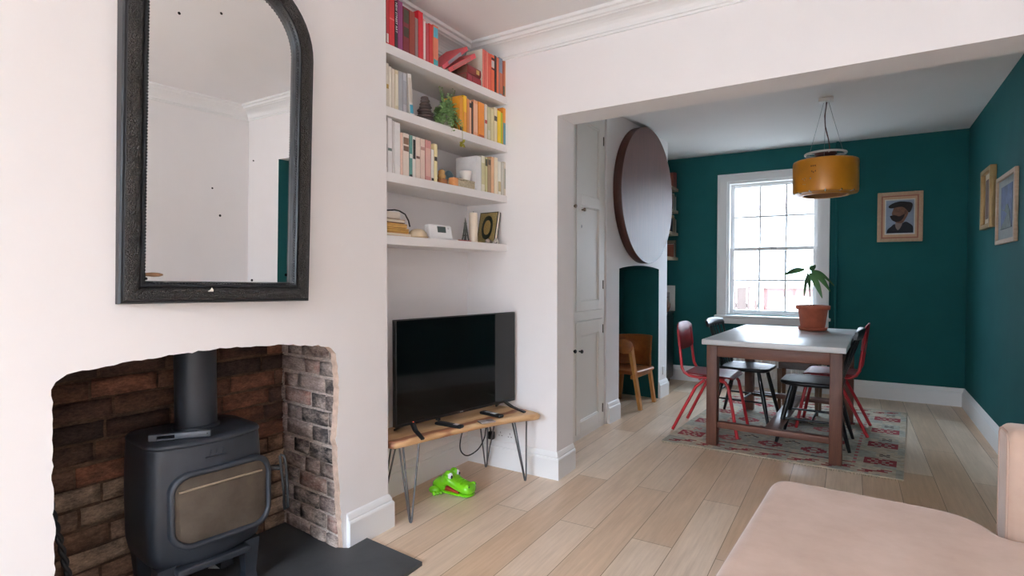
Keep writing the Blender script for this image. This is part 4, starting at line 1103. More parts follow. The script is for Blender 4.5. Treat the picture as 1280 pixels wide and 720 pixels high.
# ------------------------------------------------------------------ dining room furniture
# built-in cupboard between the pier and the chimney breast
CX = -1.752
cu_ = thing('built_in_cupboard', 'tall cream built-in cupboard in the passage with panelled doors', 'cupboard', (CX, 3.30, 0), 0)
cy1 = 1.085
m = MB()
m.box(-0.30, 0, 0, 0.045, 0, DZ-0.002); m.box(-0.30, 0, cy1-0.05, cy1, 0, DZ-0.002); m.box(-0.03, 0, 0.485, 0.520, 0, DZ-0.002)
for z0, z1 in ((0, 0.042), (0.898, 0.972), (2.50, DZ-0.002)): m.box(-0.03, -0.0005, 0.045, cy1-0.05, z0, z1)
m.build('frame', M_CUP, cu_)
def cdoor(y0, y1, z0, z1, rects, knob_y, knob_z, keyz, dark, hinge_side):
    m = MB(); ys = [y0] + [v for r in rects[:1] for v in (r[0], r[1])] + [y1]
    st_ = 0.075
    m.box(-0.022, 0.006, y0, y0+st_, z0, z1, 0.002, seg=1); m.box(-0.022, 0.006, y1-st_, y1, z0, z1, 0.002, seg=1)
    zs = [z0] + [v for r in rects for v in r] + [z1]
    for i in range(0, len(zs), 2): m.box(-0.022, 0.006, y0+st_+.0003, y1-st_-.0003, zs[i], zs[i+1], 0.002, seg=1)
    d = m.build('door', M_CUP, cu_)
    for (a, b) in rects:
        m = MB(); m.box(-0.02, -0.008, y0+st_-0.004, y1-st_+0.004, a-0.004, b+0.004)
        for q0, q1, w0, w1 in ((y0+st_, y0+st_+0.012, a, b), (y1-st_-0.012, y1-st_, a, b), (y0+st_, y1-st_, a, a+0.012), (y0+st_, y1-st_, b-0.012, b)): m.box(-0.008, 0.001, q0, q1, w0, w1, 0.003, seg=1)
        m.build('panel', M_CUP, d)
    m = MB(); kt = lambda p: (0.006+p[2], knob_y+p[0], knob_z+p[1])
    m.lathe([(0.006, 0), (0.006, 0.012), (0.013, 0.018), (0.015, 0.026), (0.010, 0.033), (0, 0.034)], 16, tf=kt)
    plab(m.build('knob', M_BLACK if dark else mat('#8C7A66', .3, metal=.6), d), 'small dark round knob' if dark else 'small bronze round knob')
    if keyz:
        m = MB(); m.lathe([(0.007, 0), (0.007, 0.002), (0, 0.003)], 12, tf=lambda p: (0.006+p[2], knob_y-0.005+p[0]*.7, keyz+p[1]*1.8)); plab(m.build('keyhole', mat('#4A4440', .5, metal=.5), d), 'small oval keyhole plate')
    for hz in (z0+0.13*(z1-z0), z1-0.10*(z1-z0)):
        m = MB(); m.tube([(0.006, hinge_side, hz-0.035), (0.006, hinge_side, hz+0.035)], 0.006, 8); m.build('hinge', mat('#5A524A', .4, metal=.7), d)
yL0, yL1, yR0, yR1 = 0.047, 0.483, 0.522, cy1-0.052
cdoor(yR0, yR1, 0.045, 0.895, [(0.13, 0.79)], yR0+0.045, 0.675, None, True, yR1+0.006)
cdoor(yL0, yL1, 0.045, 0.895, [(0.13, 0.79)], yL1-0.035, 0.690, None, True, yL0-0.006)
cdoor(yR0, yR1, 0.975, 2.497, [(1.05, 1.78), (1.86, 2.42)], yR0+0.09, 1.745, 1.62, False, yR1+0.006)
cdoor(yL0, yL1, 0.975, 2.497, [(1.05, 1.78), (1.86, 2.42)], yL1-0.035, 1.755, 1.63, False, yL0-0.006)

# big round table top hung on the dining chimney breast
dz = thing('round_tabletop', 'large dark round wooden tabletop hung on the wall above the niche', 'tabletop', cbp(0.735, 1.985, 0.004), -CA)
R_ = 0.625
dt2 = lambda p: (p[2], p[0], p[1])
m = MB(); m.lathe([(R_-0.004, 0.0), (R_, 0.004), (R_, 0.072), (R_-0.003, 0.078)], 96, tf=dt2); m.build('rim', M_DISCEDGE, dz)
m = MB(); m.lathe([(0.0, 0.0), (R_-0.004, 0.0)], 96, tf=dt2, smooth=False); m.lathe([(R_-0.0032, 0.0782), (0.4, 0.0785), (0.0, 0.0785)], 96, tf=dt2, smooth=False); m.build('face', M_DISC, dz)

# plywood tub chair standing in the niche
nc = thing('plywood_chair', 'brown bent plywood chair with splayed legs standing in the teal niche', 'chair', (*cbp(0.75, 0, -0.06)[:2], 0.001), -CA)
# local: x out of the niche, y along the wall
m = MB()
path = []
for i in range(25):
    t_ = i/24
    a = math.radians(-62 + t_*236)      # wraps from front-left round the back to the front-right
    path.append((a, t_))
inner = []; 
for th in (0.0, 0.012):
    pass
def shell(m, r0, r1):
    secs = []
    for a, t_ in path:
        ang = a + PI/2 + 0.15
        cx_, cy_ = math.cos(ang), math.sin(ang)
        top = 0.665 - 0.02*t_; bot = 0.36
        if t_ > 0.86: bot = 0.36; top = 0.665-0.02*t_ - (t_-0.86)/0.14*0.25
        q = []
        for (r, z) in ((r0, bot), (r0*1.0, (top+bot)/2), (r0*1.04, top), (r1*1.04, top), (r1, (top+bot)/2), (r1, bot)):
            q.append((cx_*r*0.80-0.09, cy_*r, z))
        secs.append(q)
    m.loft(secs, smooth=True)
shell(m, 0.275, 0.290)
m.build('backrest', M_PLY, nc)
m = MB(); pr = round_poly([(-0.28, -0.20), (0.10, -0.22), (0.13, 0.22), (-0.28, 0.20)], 0.07, 6)
m.loft([[(a, b, z) for a, b in inset(pr, i)] for i, z in ((0.012, 0.335), (0.0, 0.345), (0.0, 0.358), (0.008, 0.366), (0.03, 0.368))]); m.build('seat', M_PLY, nc)
m = MB(); m.box(0.055, 0.085, -0.235, 0.18, 0.30, 0.334, 0.004); m.build('seat_rail', M_OAKLIGHT, nc)
m = MB(); m.box(-0.22, -0.19, -0.18, 0.18, 0.30, 0.334, 0.004); m.build('seat_rail', M_OAKLIGHT, nc)
def leg4(p0, p1, w0, w1, name, mt, par, d0=None, d1=None):
    d0 = d0 or w0; d1 = d1 or w1; m = MB()
    f = lambda p, w, d: [(p[0]-d/2, p[1]-w/2, p[2]), (p[0]+d/2, p[1]-w/2, p[2]), (p[0]+d/2, p[1]+w/2, p[2]), (p[0]-d/2, p[1]+w/2, p[2])]
    m.loft([f(p0, w0, d0), f(p1, w1, d1)], smooth=False); return m.build(name, mt, par)
leg4((0.105, -0.115, 0.0), (0.075, -0.275, 0.60), 0.042, 0.058, 'leg', M_OAKLIGHT, nc, 0.03, 0.03)
leg4((0.085, 0.285, 0.0), (0.06, 0.225, 0.333), 0.036, 0.046, 'leg', M_OAKLIGHT, nc, 0.03, 0.03)
leg4((-0.25, -0.14, 0.0), (-0.21, -0.19, 0.333), 0.036, 0.046, 'leg', M_OAKLIGHT, nc, 0.03, 0.03)
leg4((-0.25, 0.22, 0.0), (-0.21, 0.19, 0.333), 0.036, 0.046, 'leg', M_OAKLIGHT, nc, 0.03, 0.03)
m = MB(); m.ball((0, 0, 0), (0.085, 0.018, 0.066), 18, tf=lambda p: (0.030+p[0], -0.312+p[1], 0.606+p[2])); m.build('armrest', M_PLY, nc)
# small socket on the chimney breast
p = cbp(1.36, 0.235, 0.0005)
ws = thing('light_switch', 'small white socket low on the wall right of the niche', 'socket', p, -CA)
m = MB(); m.box(0.0, 0.009, -0.035, 0.035, -0.01, 0.075, 0.003); m.build('face_plate', M_WHITEPL, ws)
m = MB(); m.box(0.0092, 0.012, -0.008, 0.008, 0.03, 0.05, 0.001); m.build('rocker', M_WHITEPL, ws)

# recess shelves with books, black cabinet, vase, picture
RX = -1.765
rshelf = None
pal_r = ['#B8ADA0', '#7C6A58', '#8A3A34', '#D4CBBE', '#4A5A5E', '#A88A5C', '#5E2E2C', '#C8BEB2', '#3A3A40', '#96503A']
rz_names = ['topmost', 'second', 'third', 'lowest']
for k, z in enumerate((2.275, 2.015, 1.752, 1.462)):
    m = MB(); m.box(-2.058, RX, 5.852, BY-0.001, z-0.034, z); 
    tag(m.build('wall_shelf', wood('#8A7862', '#A89478', .5)), '%s pale wooden shelf in the far recess behind the big round tabletop' % rz_names[k], 'shelf', 'shelves in the far recess')
    y = BY-0.012; rnd = random.Random(20+k); n = 0
    while y > 6.2:
        t_ = rnd.uniform(0.018, 0.042); h = rnd.uniform(0.15, 0.205)
        if y-t_ < 6.2: break
        c = rnd.choice(pal_r)
        o = MB(); o.box(-0.15, 0, 0, 0.002, 0, h); o.box(-0.15, 0, t_-0.003, t_-0.001, 0, h); o.box(-0.003, 0.0008, 0, t_-0.001, 0, h)
        ob_ = o.build('book', mat(c, .55, var=.05, scale=25), loc=(RX-0.02, y-t_, z+0.0006))
        if n < 3:
            q = MB(); q.box(-0.147, -0.0032, 0.0022, t_-0.0032, 0.003, h-0.004); q.build('pages', M_PAGES, ob_)
        ordn = ['first', 'second', 'third', 'fourth', 'fifth', 'sixth', 'seventh', 'eighth', 'ninth', 'tenth', 'eleventh', 'twelfth', 'thirteenth', 'fourteenth', 'fifteenth', 'sixteenth', 'seventeenth', 'eighteenth', 'nineteenth', 'twentieth', 'twenty-first', 'twenty-second', 'twenty-third', 'twenty-fourth', 'twenty-fifth'][n]
        tag(ob_, 'book on the %s recess shelf, %s from the teal back wall' % (rz_names[k], ordn), 'book', 'books in the far recess')
        y -= t_+0.0005; n += 1
        if n >= (5 if k < 3 else 4): break
bc = thing('black_cabinet', 'black cabinet standing in the far recess beside the chimney breast', 'cabinet', (-1.80, 5.86, 0.001), 0)
m = MB(); m.box(-0.25, 0, 0, 0.80, 0.04, 0.80, 0.004); m.box(-0.24, -0.02, 0.02, 0.78, 0, 0.04); m.build('body', M_BLACK, bc)
m = MB(); m.box(-0.255, 0.012, -0.006, 0.82, 0.8002, 0.825, 0.004); m.build('top', M_BLACK, bc)
for i in range(2):
    m = MB(); m.box(0.0005, 0.012, 0.01+i*0.395, 0.395+i*0.395, 0.06, 0.78, 0.003); d = m.build('door', M_BLACK, bc)
    m = MB(); m.ball((0.02, 0.36+i*0.08, 0.45), 0.010, 10); m.build('knob', M_STEEL, d)
vs_ = thing('brown_vase', 'small brown vase on the black cabinet in the far recess', 'vase', (-1.845, 6.50, 0.827))
m = MB(); m.lathe([(0, 0), (0.04, 0), (0.06, 0.05), (0.062, 0.09), (0.04, 0.13), (0.026, 0.15), (0.034, 0.17), (0.028, 0.17), (0.02, 0.15)], 22); m.build('body', mat('#6A4630', .4, var=.2), vs_)
m = MB(); m.tube([(0.033*math.cos(a), 0.033*math.sin(a), 0.171) for a in [2*PI*i/20 for i in range(20)]], 0.004, 6, closed=True); m.build('rim', mat('#4E3222', .4), vs_)
pp = thing('leaning_print', 'white paper print leaning in the recess behind the brown vase', 'print', (-1.92, 6.62, 0.827), 0)
m = MB(); m.box(-0.12, 0.14, 0.06, 0.072, 0, 0.30); m.build('card', mat('#E2DEDA', .7), pp)
m = MB(); m.box(-0.08, 0.08, 0.0585, 0.0596, 0.06, 0.22); m.build('image', mat('#B8B4B0', .7, var=.3, scale=20), pp)

# window_1 with architrave, sashes and panes
win = MB()
ow0, ow1, oz0, oz1 = -1.312, -0.192, 0.76, 2.392
for x0, x1, z0, z1 in ((ow0, AX0+0.004, oz0, AZ1-0.0045), (AX1-0.004, ow1, oz0, AZ1-0.0045), (ow0, ow1, AZ1-0.004, oz1)):
    win.box(x0, x1, BY-0.022, BY-0.0006, z0, z1)
for x0, x1, z0, z1 in ((ow0, ow0+0.018, oz0, oz1-0.0185), (ow1-0.018, ow1, oz0, oz1-0.0185), (ow0, ow1, oz1-0.018, oz1)):
    win.box(x0, x1, BY-0.036, BY-0.0222, z0, z1)
win.box(AX0+0.0005, AX0+0.030, BY+0.001, BY+0.16, AZ0+0.0125, AZ1-0.0305); win.box(AX1-0.030, AX1-0.0005, BY+0.001, BY+0.16, AZ0+0.0125, AZ1-0.0305); win.box(AX0+0.0005, AX1-0.0005, BY+0.001, BY+0.16, AZ1-0.03, AZ1-0.0005); win.box(AX0+0.0005, AX1-0.0005, BY+0.032, BY+0.16, AZ0+0.0005, AZ0+0.012)
wo = struct(win.build('window_1', M_TRIM))
m = MB(); m.box(ow0-0.02, ow1+0.02, BY-0.075, BY+0.03, 0.768, 0.797, 0.006); m.build('sill', M_TRIM, wo)
m = MB(); m.box(ow0, ow1, BY-0.026, BY-0.0005, 0.70, 0.7675, 0.004); m.build('apron', M_TRIM, wo)
def sash(name, z0, z1, y):
    x0, x1 = AX0+0.031, AX1-0.031; s_ = 0.040
    m = MB()
    m.box(x0, x0+s_, y, y+0.036, z0, z1, 0.004, seg=1); m.box(x1-s_, x1, y, y+0.036, z0, z1, 0.004, seg=1)
    m.box(x0+s_, x1-s_, y, y+0.036, z0, z0+0.045, 0.004, seg=1); m.box(x0+s_, x1-s_, y, y+0.036, z1-0.036, z1, 0.004, seg=1)
    for i in (1, 2): xx = x0+s_+(x1-x0-2*s_)*i/3; m.box(xx-0.0095, xx+0.0095, y+0.008, y+0.030, z0+0.045, z1-0.036)
    zz_ = (z0+0.045+z1-0.036)/2; m.box(x0+s_, x1-s_, y+0.006, y+0.032, zz_-0.0095, zz_+0.0095)
    o = m.build(name, M_TRIM, wo)
    m = MB(); m.box(x0+s_-0.002, x1-s_+0.002, y+0.018, y+0.021, z0+0.04, z1-0.03); m.build('pane', M_GLASS, o)
zmid = 1.545
sash('lower_sash', AZ0+0.013, zmid+0.018, BY+0.060)
sash('upper_sash', zmid-0.018, AZ1-0.031, BY+0.100)
m = MB(); m.box(-0.76, -0.70, BY+0.050, BY+0.0598, zmid+0.0, zmid+0.016, 0.003); plab(m.build('sash_catch', M_STEEL, wo), 'metal sash catch')

# teal pipe beside the window
m = MB(); m.tube([(-0.128, BY-0.026, 0.18), (-0.128, BY-0.026, 2.3), (-0.128, BY-0.026, DZ-0.001)], 0.014, 10)
for z in (0.6, 1.4, 2.2): m.box(-0.148, -0.108, BY-0.030, BY-0.0005, z, z+0.018, 0.002)
tag(m.build('wall_pipe', M_TEAL), 'teal painted vertical pipe on the wall right of the window', 'pipe')

# radiator below the window
rd = thing('radiator', 'white panel radiator on the back wall below the window', 'radiator', (-0.66, BY-0.03, 0.12))
m = MB(); n = 22
prof = []
W_ = 0.92
for i in range(n*4+1):
    x = -W_/2+W_*i/(n*4); prof.append((x, -0.052 - (0.010 if (i % 4) in (1, 2) else 0.0)))
pf = prof + [(W_/2, -0.02), (-W_/2, -0.02)]
m.prism(pf, 0.0, 0.52, lambda p: (p[0], p[1], p[2])); m.build('panel', M_TRIM, rd)
m = MB(); m.box(-W_/2-0.002, W_/2+0.002, -0.066, -0.012, 0.5203, 0.534, 0.003); m.build('top_grille', M_TRIM, rd)
m = MB(); m.tube([(W_/2+0.002, -0.04, 0.05), (W_/2+0.05, -0.04, 0.05), (W_/2+0.05, -0.04, -0.118)], 0.008, 8); m.ball((W_/2+0.05, -0.04, 0.06), 0.022, 12); m.build('valve', M_WHITEPL, rd)
for x in (-0.3, 0.3):
    m = MB(); m.box(x-0.02, x+0.02, -0.02, 0.029, 0.1, 0.42); m.build('bracket', M_TRIM, rd)

# ------------------------------------------------------------------ kilim rug
ru = thing('kilim_rug', 'faded red and grey kilim rug under the dining table', 'rug', (0, 0, 0.001))
NX, NY = 74, 100
cor = [Vector((-1.205, 4.165)), Vector((0.290, 4.115)), Vector((0.450, 6.15)), Vector((-1.08, 6.20))]
def rp(u, v): return cor[0]*(1-u)*(1-v)+cor[1]*u*(1-v)+cor[2]*u*v+cor[3]*(1-u)*v
CRE, BLU, RD, DK, PK, GRN = range(6)
grid = [[BLU if ((i//6)+(j//9)) % 3 == 0 else CRE for i in range(NX)] for j in range(NY)]
rnd = random.Random(11)
for j in range(NY):
    for i in range(NX):
        if 13 <= i < 61 and 12 <= j < 88: grid[j][i] = BLU if rnd.random() < 0.80 else CRE
        elif rnd.random() < 0.12: grid[j][i] = BLU
STEP = ["..XXXX..", ".XX..XX.", "XXX..XXX", "XX.XX.XX", "XXX..XXX", ".XX..XX.", "..XXXX.."]
EM = ["XXXX.XXXX", "XX.XXX.XX", "XXX.X.XXX", "X.XXXXX.X", "XXX.X.XXX", "XX.XXX.XX", "XXXX.XXXX"]
ZIG = ["X...X", ".X.X.", "..X.."]
HOOK = ["XXX......", "..XX.....", ".XXXXXXX.", ".....XX..", "......XXX"]
def stamp(pat, x, y, c):
    for j, r in enumerate(pat):
        for i, ch in enumerate(r):
            if ch == 'X' and 0 <= y+j < NY and 0 <= x+i < NX: grid[y+j][x+i] = c
for x in range(2, NX-8, 10):
    stamp(HOOK, x, 2, RD); stamp(HOOK, x, NY-8, RD)
for y in range(12, NY-16, 22):
    stamp(EM, NX-11, y, RD); stamp(EM, 2, y, RD)
    stamp(["X.X", ".X.", "X.X"], NX-7, y+10, DK); stamp(["X.X", ".X.", "X.X"], 5, y+10, PK)
for x in range(16, 58, 14):
    for y in range(14, 84, 16):
        stamp(STEP, x+((y//16) % 2)*5, y, RD if (x+y) % 3 else PK); stamp(ZIG, x+8, y+9, DK if y % 32 < 16 else RD)
for x in range(13, 61):
    for y in (10, 88): grid[y][x] = RD if (x//2) % 2 else DK
for y in range(10, 88):
    for x in (13, 60): 
        if (y//2) % 2: grid[y][x] = PK
m = MB()
vs = [(*rp(i/NX, j/NY), 0.007) for j in range(NY+1) for i in range(NX+1)]
fs = []; ms = []
for j in range(NY):
    for i in range(NX):
        a = j*(NX+1)+i; fs.append((a, a+1, a+NX+2, a+NX+1)); ms.append(grid[j][i])
m.add(vs, fs, ms)
ed = [rp(0, 0), rp(1, 0), rp(1, 1), rp(0, 1)]
for k in range(4):
    a, b = ed[k], ed[(k+1) % 4]; m.add([(*a, 0), (*b, 0), (*b, 0.007), (*a, 0.007)], [(0, 1, 2, 3)], 0)
wv = dict(rough=.95, var=.22, scale=22, bmp=.5, bscale=400, spec=.1)
m.build('pile', [mat('#BDAF9B', **wv), mat('#A8A498', **wv), mat('#94464A', **wv), mat('#4E3A40', **wv), mat('#B0696A', **wv), mat('#6E7A66', **wv)], ru)
m = MB(); rnd = random.Random(2)
for v_, sg in ((0, -1), (1, 1)):
    for k in range(150):
        u = (k+rnd.random())/150; p = rp(u, v_); q = p+Vector((rnd.uniform(-.012, .012), sg*rnd.uniform(.025, .045)))
        d = Vector((0.0022, 0)); mid = (p+q)/2+Vector((rnd.uniform(-.006, .006), 0))
        m.add([(*(p-d), .006), (*(p+d), .006), (*(mid+d), .004), (*(mid-d), .004), (*(q+d*.5), .0012), (*(q-d*.5), .0012)], [(0, 1, 2, 3), (3, 2, 4, 5)])
fo = m.build('fringe', mat('#B5A88E', .95, var=.2), ru); fo['kind'] = 'stuff'; plab(fo, 'cream fringe along both ends')
RZ = 0.0085     # rug top

# ------------------------------------------------------------------ dining table
tb = thing('dining_table', 'dining table with white top and red brown wooden frame on the kilim rug', 'table', (-0.468, 4.158, RZ), math.radians(-3.0))
TW, TL, TH = 0.905, 1.47, 0.778
m = MB(); m.box(-TW/2, TW/2, 0, TL, TH-0.038, TH, 0.005); m.build('tabletop', M_TOPWHITE, tb)
lg = 0.074
lx0, lx1, ly0, ly1 = -TW/2+0.022, TW/2-0.022, 0.055, TL-0.045
for x in (lx0, lx1-lg):
    for y in (ly0, ly1-lg):
        m = MB(); m.box(x, x+lg, y, y+lg, 0, TH-0.0385, 0.004); m.build('leg', M_TABLEWOOD, tb)
m = MB(); z0, z1 = TH-0.128, TH-0.0385
m.box(lx0+lg, lx1-lg, ly0+0.008, ly0+0.036, z0, z1, 0.003); m.box(lx0+lg, lx1-lg, ly1-0.036, ly1-0.008, z0, z1, 0.003)
m.box(lx0+0.008, lx0+0.036, ly0+lg, ly1-lg, z0, z1, 0.003); m.box(lx1-0.036, lx1-0.008, ly0+lg, ly1-lg, z0, z1, 0.003); m.build('apron', M_TABLEWOODH, tb)
for y in (ly0+0.012, ly1-0.062):
    m = MB(); m.box(lx0+lg, lx1-lg, y, y+0.05, 0.130, 0.175, 0.004); m.build('stretcher', M_TABLEWOODH, tb)
m = MB(); m.box(-0.045, 0.045, ly0+0.063, ly1-0.063, 0.136, 0.172, 0.004); plab(m.build('centre_stretcher', mat('#6A4C44', .3), tb), 'worn shiny centre stretcher')

# avocado plant in a terracotta pot
pt = thing('potted_plant', 'young plant with drooping leaves in a terracotta pot on the table', 'plant', (-0.268, 5.345, RZ+TH+0.001))
m = MB(); m.lathe([(0, 0), (0.098, 0), (0.106, 0.004), (0.112, 0.028), (0.108, 0.028), (0.102, 0.006), (0, 0.005)], 36); m.build('saucer', M_TERRA, pt)
m = MB(); m.lathe([(0, 0.006), (0.086, 0.006), (0.090, 0.010), (0.112, 0.172), (0.124, 0.174), (0.129, 0.180), (0.131, 0.205), (0.127, 0.209), (0.118, 0.209), (0.112, 0.185), (0.0, 0.18)], 36); m.build('pot', M_TERRA, pt)
m = MB(); m.lathe([(0.112, 0.186), (0.06, 0.190), (0, 0.191)], 24); m.build('soil', mat('#2E231C', .95, bmp=.5), pt)
stem = [(-0.01, 0.0, 0.185), (-0.022, 0.0, 0.30), (-0.034, 0.0, 0.40), (-0.040, 0.0, 0.500)]
m = MB(); m.tube(stem, [0.0045, 0.004, 0.0035, 0.003], 8); m.build('stem', mat('#7A4A34', .6), pt)
def leaf(tip_dir, L, W2, droop, base, roll=0.9):
    m = MB(); n = 10; vs = []; d = Vector(tip_dir).normalized(); side = d.cross(Vector((0, 0, 1))).normalized(); side = Matrix.Rotation(roll, 3, d) @ side
    for i in range(n+1):
        t_ = i/n; w = W2*math.sin(PI*min(1, t_*0.93+0.05))**0.8*(1-0.25*t_)
        c = Vector(base)+d*L*t_+Vector((0, 0, -droop*t_*t_)); 
        for k in (-1, 0, 1): vs.append(c+side*w*k+Vector((0, 0, (0.012 if k == 0 else 0.018)*-abs(k)*0.6)))
    fs = [(i*3+k, i*3+k+1, i*3+k+4, i*3+k+3) for i in range(n) for k in range(2)]
    m.add(vs, fs, 0, True)
    m.tube([Vector(stem[-1]), (Vector(stem[-1])+Vector(base))/2+Vector((0, 0, .006)), Vector(base)], 0.0018, 5)
    m.build('leaf', M_LEAF, pt)
tp = (-0.04, 0, 0.50)
leaf((-1, -0.25, 0.02), 0.155, 0.036, 0.045, (-0.065, -0.01, 0.520), -0.8)
leaf((0.35, 0.8, 0.5), 0.12, 0.026, 0.02, (-0.03, 0.02, 0.515))
leaf((0.75, -0.35, -0.25), 0.165, 0.030, 0.12, (-0.015, -0.01, 0.505))
leaf((0.55, -0.5, -0.55), 0.165, 0.028, 0.11, (-0.025, -0.02, 0.490))
leaf((-0.12, -0.75, -0.75), 0.15, 0.034, 0.09, (-0.042, -0.02, 0.485))
leaf((0.14, -0.6, -0.6), 0.11, 0.022, 0.06, (-0.036, -0.02, 0.480))
leaf((0.9, 0.3, -0.1), 0.17, 0.030, 0.11, (-0.01, 0.01, 0.51))

# ------------------------------------------------------------------ chairs (local +y is the way the sitter faces)
def red_chair(label, loc, rz):
    c = thing('red_metal_chair', label, 'chair', loc, rz, 'red tubular chairs at the table')
    for sx in (-1, 1):
        x = sx*0.175; m = MB()
        back = [(x*0.92, -0.236, 0.80), (x*0.94, -0.222, 0.68), (x*0.97, -0.208, 0.56), (x, -0.200, 0.50), (x, -0.180, 0.462), (x, -0.140, 0.440), (x, -0.08, 0.434), (x, 0.08, 0.434), (x, 0.130, 0.432)]
        m.tube(back, 0.0115, 10)
        m.build('back_tube', M_RED, c)
        m = MB(); m.tube([(x*1.0, 0.02, 0.420), (x, 0.09, 0.424), (x*1.02, 0.135, 0.412), (x*1.05, 0.160, 0.375), (x*1.12, 0.195, 0.20), (x*1.18, 0.232, 0.0)], 0.0125, 10); m.build('leg', M_RED, c)
        m = MB(); m.tube([(x*1.0, -0.02, 0.420), (x*1.04, -0.085, 0.36), (x*1.12, -0.18, 0.17), (x*1.18, -0.262, 0.0)], 0.0125, 10); m.build('leg', M_RED, c)
    m = MB(); m.tube([(-0.175, 0.10, 0.421), (0.175, 0.10, 0.421)], 0.0095, 8); m.tube([(-0.175, -0.06, 0.421), (0.175, -0.06, 0.421)], 0.0095, 8); m.build('cross_tube', M_RED, c)
    m = MB(); pr = round_poly([(-0.17, -0.185), (0.17, -0.185), (0.205, 0.195), (-0.205, 0.195)], 0.05, 6)
    def sz(a, b): return 0.450 + 0.010*(abs(b)/0.19)**2*(1 if b < 0 else 0) - (0.016*max(0, (b-0.12)/0.08)**2) - 0.008*(1-min(1, (a/0.2)**2))
    lv = [(0.006, -0.001), (0.0, 0.003), (0.0, 0.009), (0.006, 0.012), (0.038, 0.012)]
    m.loft([[(a, b, sz(a, b)+z) for a, b in inset(pr, i)] for i, z in lv]); m.build('seat', M_REDPLY, c)
    m = MB(); secs = []
    for i in range(13):
        t_ = -1+2*i/12; x = t_*0.19; yb = -0.246+0.018*t_*t_; top = 0.858-0.035*t_**4; bot = 0.635+0.03*t_**4
        yo = lambda z: 0.012-0.115*(z-0.64)
        secs.append([(x, yb+yo(bot), bot), (x, yb+yo(top), top), (x, yb+yo(top)+0.011, top), (x, yb+yo(bot)+0.011, bot)])
    m.loft(secs); m.build('backrest', M_REDPLY if False else mat('#96202A', .45, var=.1), c)
    return c
def windsor(label, loc, rz):
    c = thing('black_spindle_chair', label, 'chair', loc, rz, 'black spindle back chairs at the table')
    m = MB(); pr = round_poly([(-0.195, -0.20), (0.195, -0.20), (0.215, 0.05), (0.18, 0.215), (-0.18, 0.215), (-0.215, 0.05)], [0.06, 0.06, 0.08, 0.06, 0.06, 0.08], 5)
    lv = [(0.030, 0.428), (0.008, 0.436), (0.0, 0.448), (0.004, 0.458), (0.018, 0.462), (0.046, 0.457)]
    m.loft([[(a, b, z) for a, b in inset(pr, i)] for i, z in lv]); m.build('seat', M_BLACKCH, c)
    feet = {}
    for sx in (-1, 1):
        for sy in (-1, 1):
            t0 = Vector((sx*0.14, sy*0.13, 0.434)); t1 = Vector((sx*0.205, 0.225 if sy > 0 else -0.245, 0.0)); feet[(sx, sy)] = (t0, t1)
            m = MB(); q = [t0+(t1-t0)*k for k in (0, .2, .45, .7, 1)]; m.tube(q, [0.014, 0.0165, 0.018, 0.016, 0.011], 10); m.build('leg', M_BLACKCH, c)
    mid = {}
    for sx in (-1, 1):
        a = feet[(sx, -1)]; b = feet[(sx, 1)]
        p = a[0]+(a[1]-a[0])*0.58; q = b[0]+(b[1]-b[0])*0.58; mid[sx] = (p+q)/2
        m = MB(); m.tube([p, (p+q)/2, q], [0.007, 0.010, 0.007], 8); m.build('stretcher', M_BLACKCH, c)
    m = MB(); m.tube([mid[-1], (mid[-1]+mid[1])/2, mid[1]], [0.007, 0.010, 0.007], 8); m.build('stretcher', M_BLACKCH, c)
    m = MB(); a = feet[(-1, -1)]; b = feet[(1, -1)]; p = a[0]+(a[1]-a[0])*0.42; q = b[0]+(b[1]-b[0])*0.42; m.tube([p, (p+q)/2, q], [0.007, 0.009, 0.007], 8); m.build('stretcher', M_BLACKCH, c)
    yb = lambda t_: -0.285-0.035*(1-t_*t_)+0.02
    for i in range(7):
        t_ = -1+2*i/6; x0 = t_*0.155; x1 = t_*0.185
        r = 0.0095 if i in (0, 6) else 0.0065
        m = MB(); a = Vector((x0, -0.165-0.012*(1-t_*t_), 0.452)); b = Vector((x1, yb(t_)+0.006, 0.80)); m.tube([a, a+(b-a)*.4, b], [r, r*1.25, r*.8], 8); m.build('spindle', M_BLACKCH, c)
    m = MB(); secs = []
    for i in range(15):
        t_ = -1+2*i/14; x = t_*0.222; hgt = 0.036-0.010*t_**4; zc_ = 0.825-0.006*t_*t_; y = yb(t_)
        secs.append([(x, y-0.010, zc_-hgt), (x, y-0.024, zc_+hgt*.6), (x, y-0.020, zc_+hgt), (x, y-0.004, zc_+hgt), (x, y+0.008, zc_-hgt*.2), (x, y+0.010, zc_-hgt)])
    m.loft(secs); m.build('crest_rail', M_BLACKCH, c)
    return c
rc1 = red_chair('red metal chair on the passage side of the table, nearest the round tabletop', (-0.945, 4.715, RZ), -PI/2-0.04)
rc2 = copy_thing(rc1, (-0.120, 5.275, RZ), PI/2-0.07, 'red metal chair on the far side of the table behind the black one')
bw1 = windsor('black spindle chair beside the red chair, near the window', (-0.765, 5.215, RZ), -PI/2-0.10)
bw2 = copy_thing(bw1, (-0.225, 4.760, RZ), PI/2-0.05, 'black spindle chair tucked in by the nearest table leg, right side')
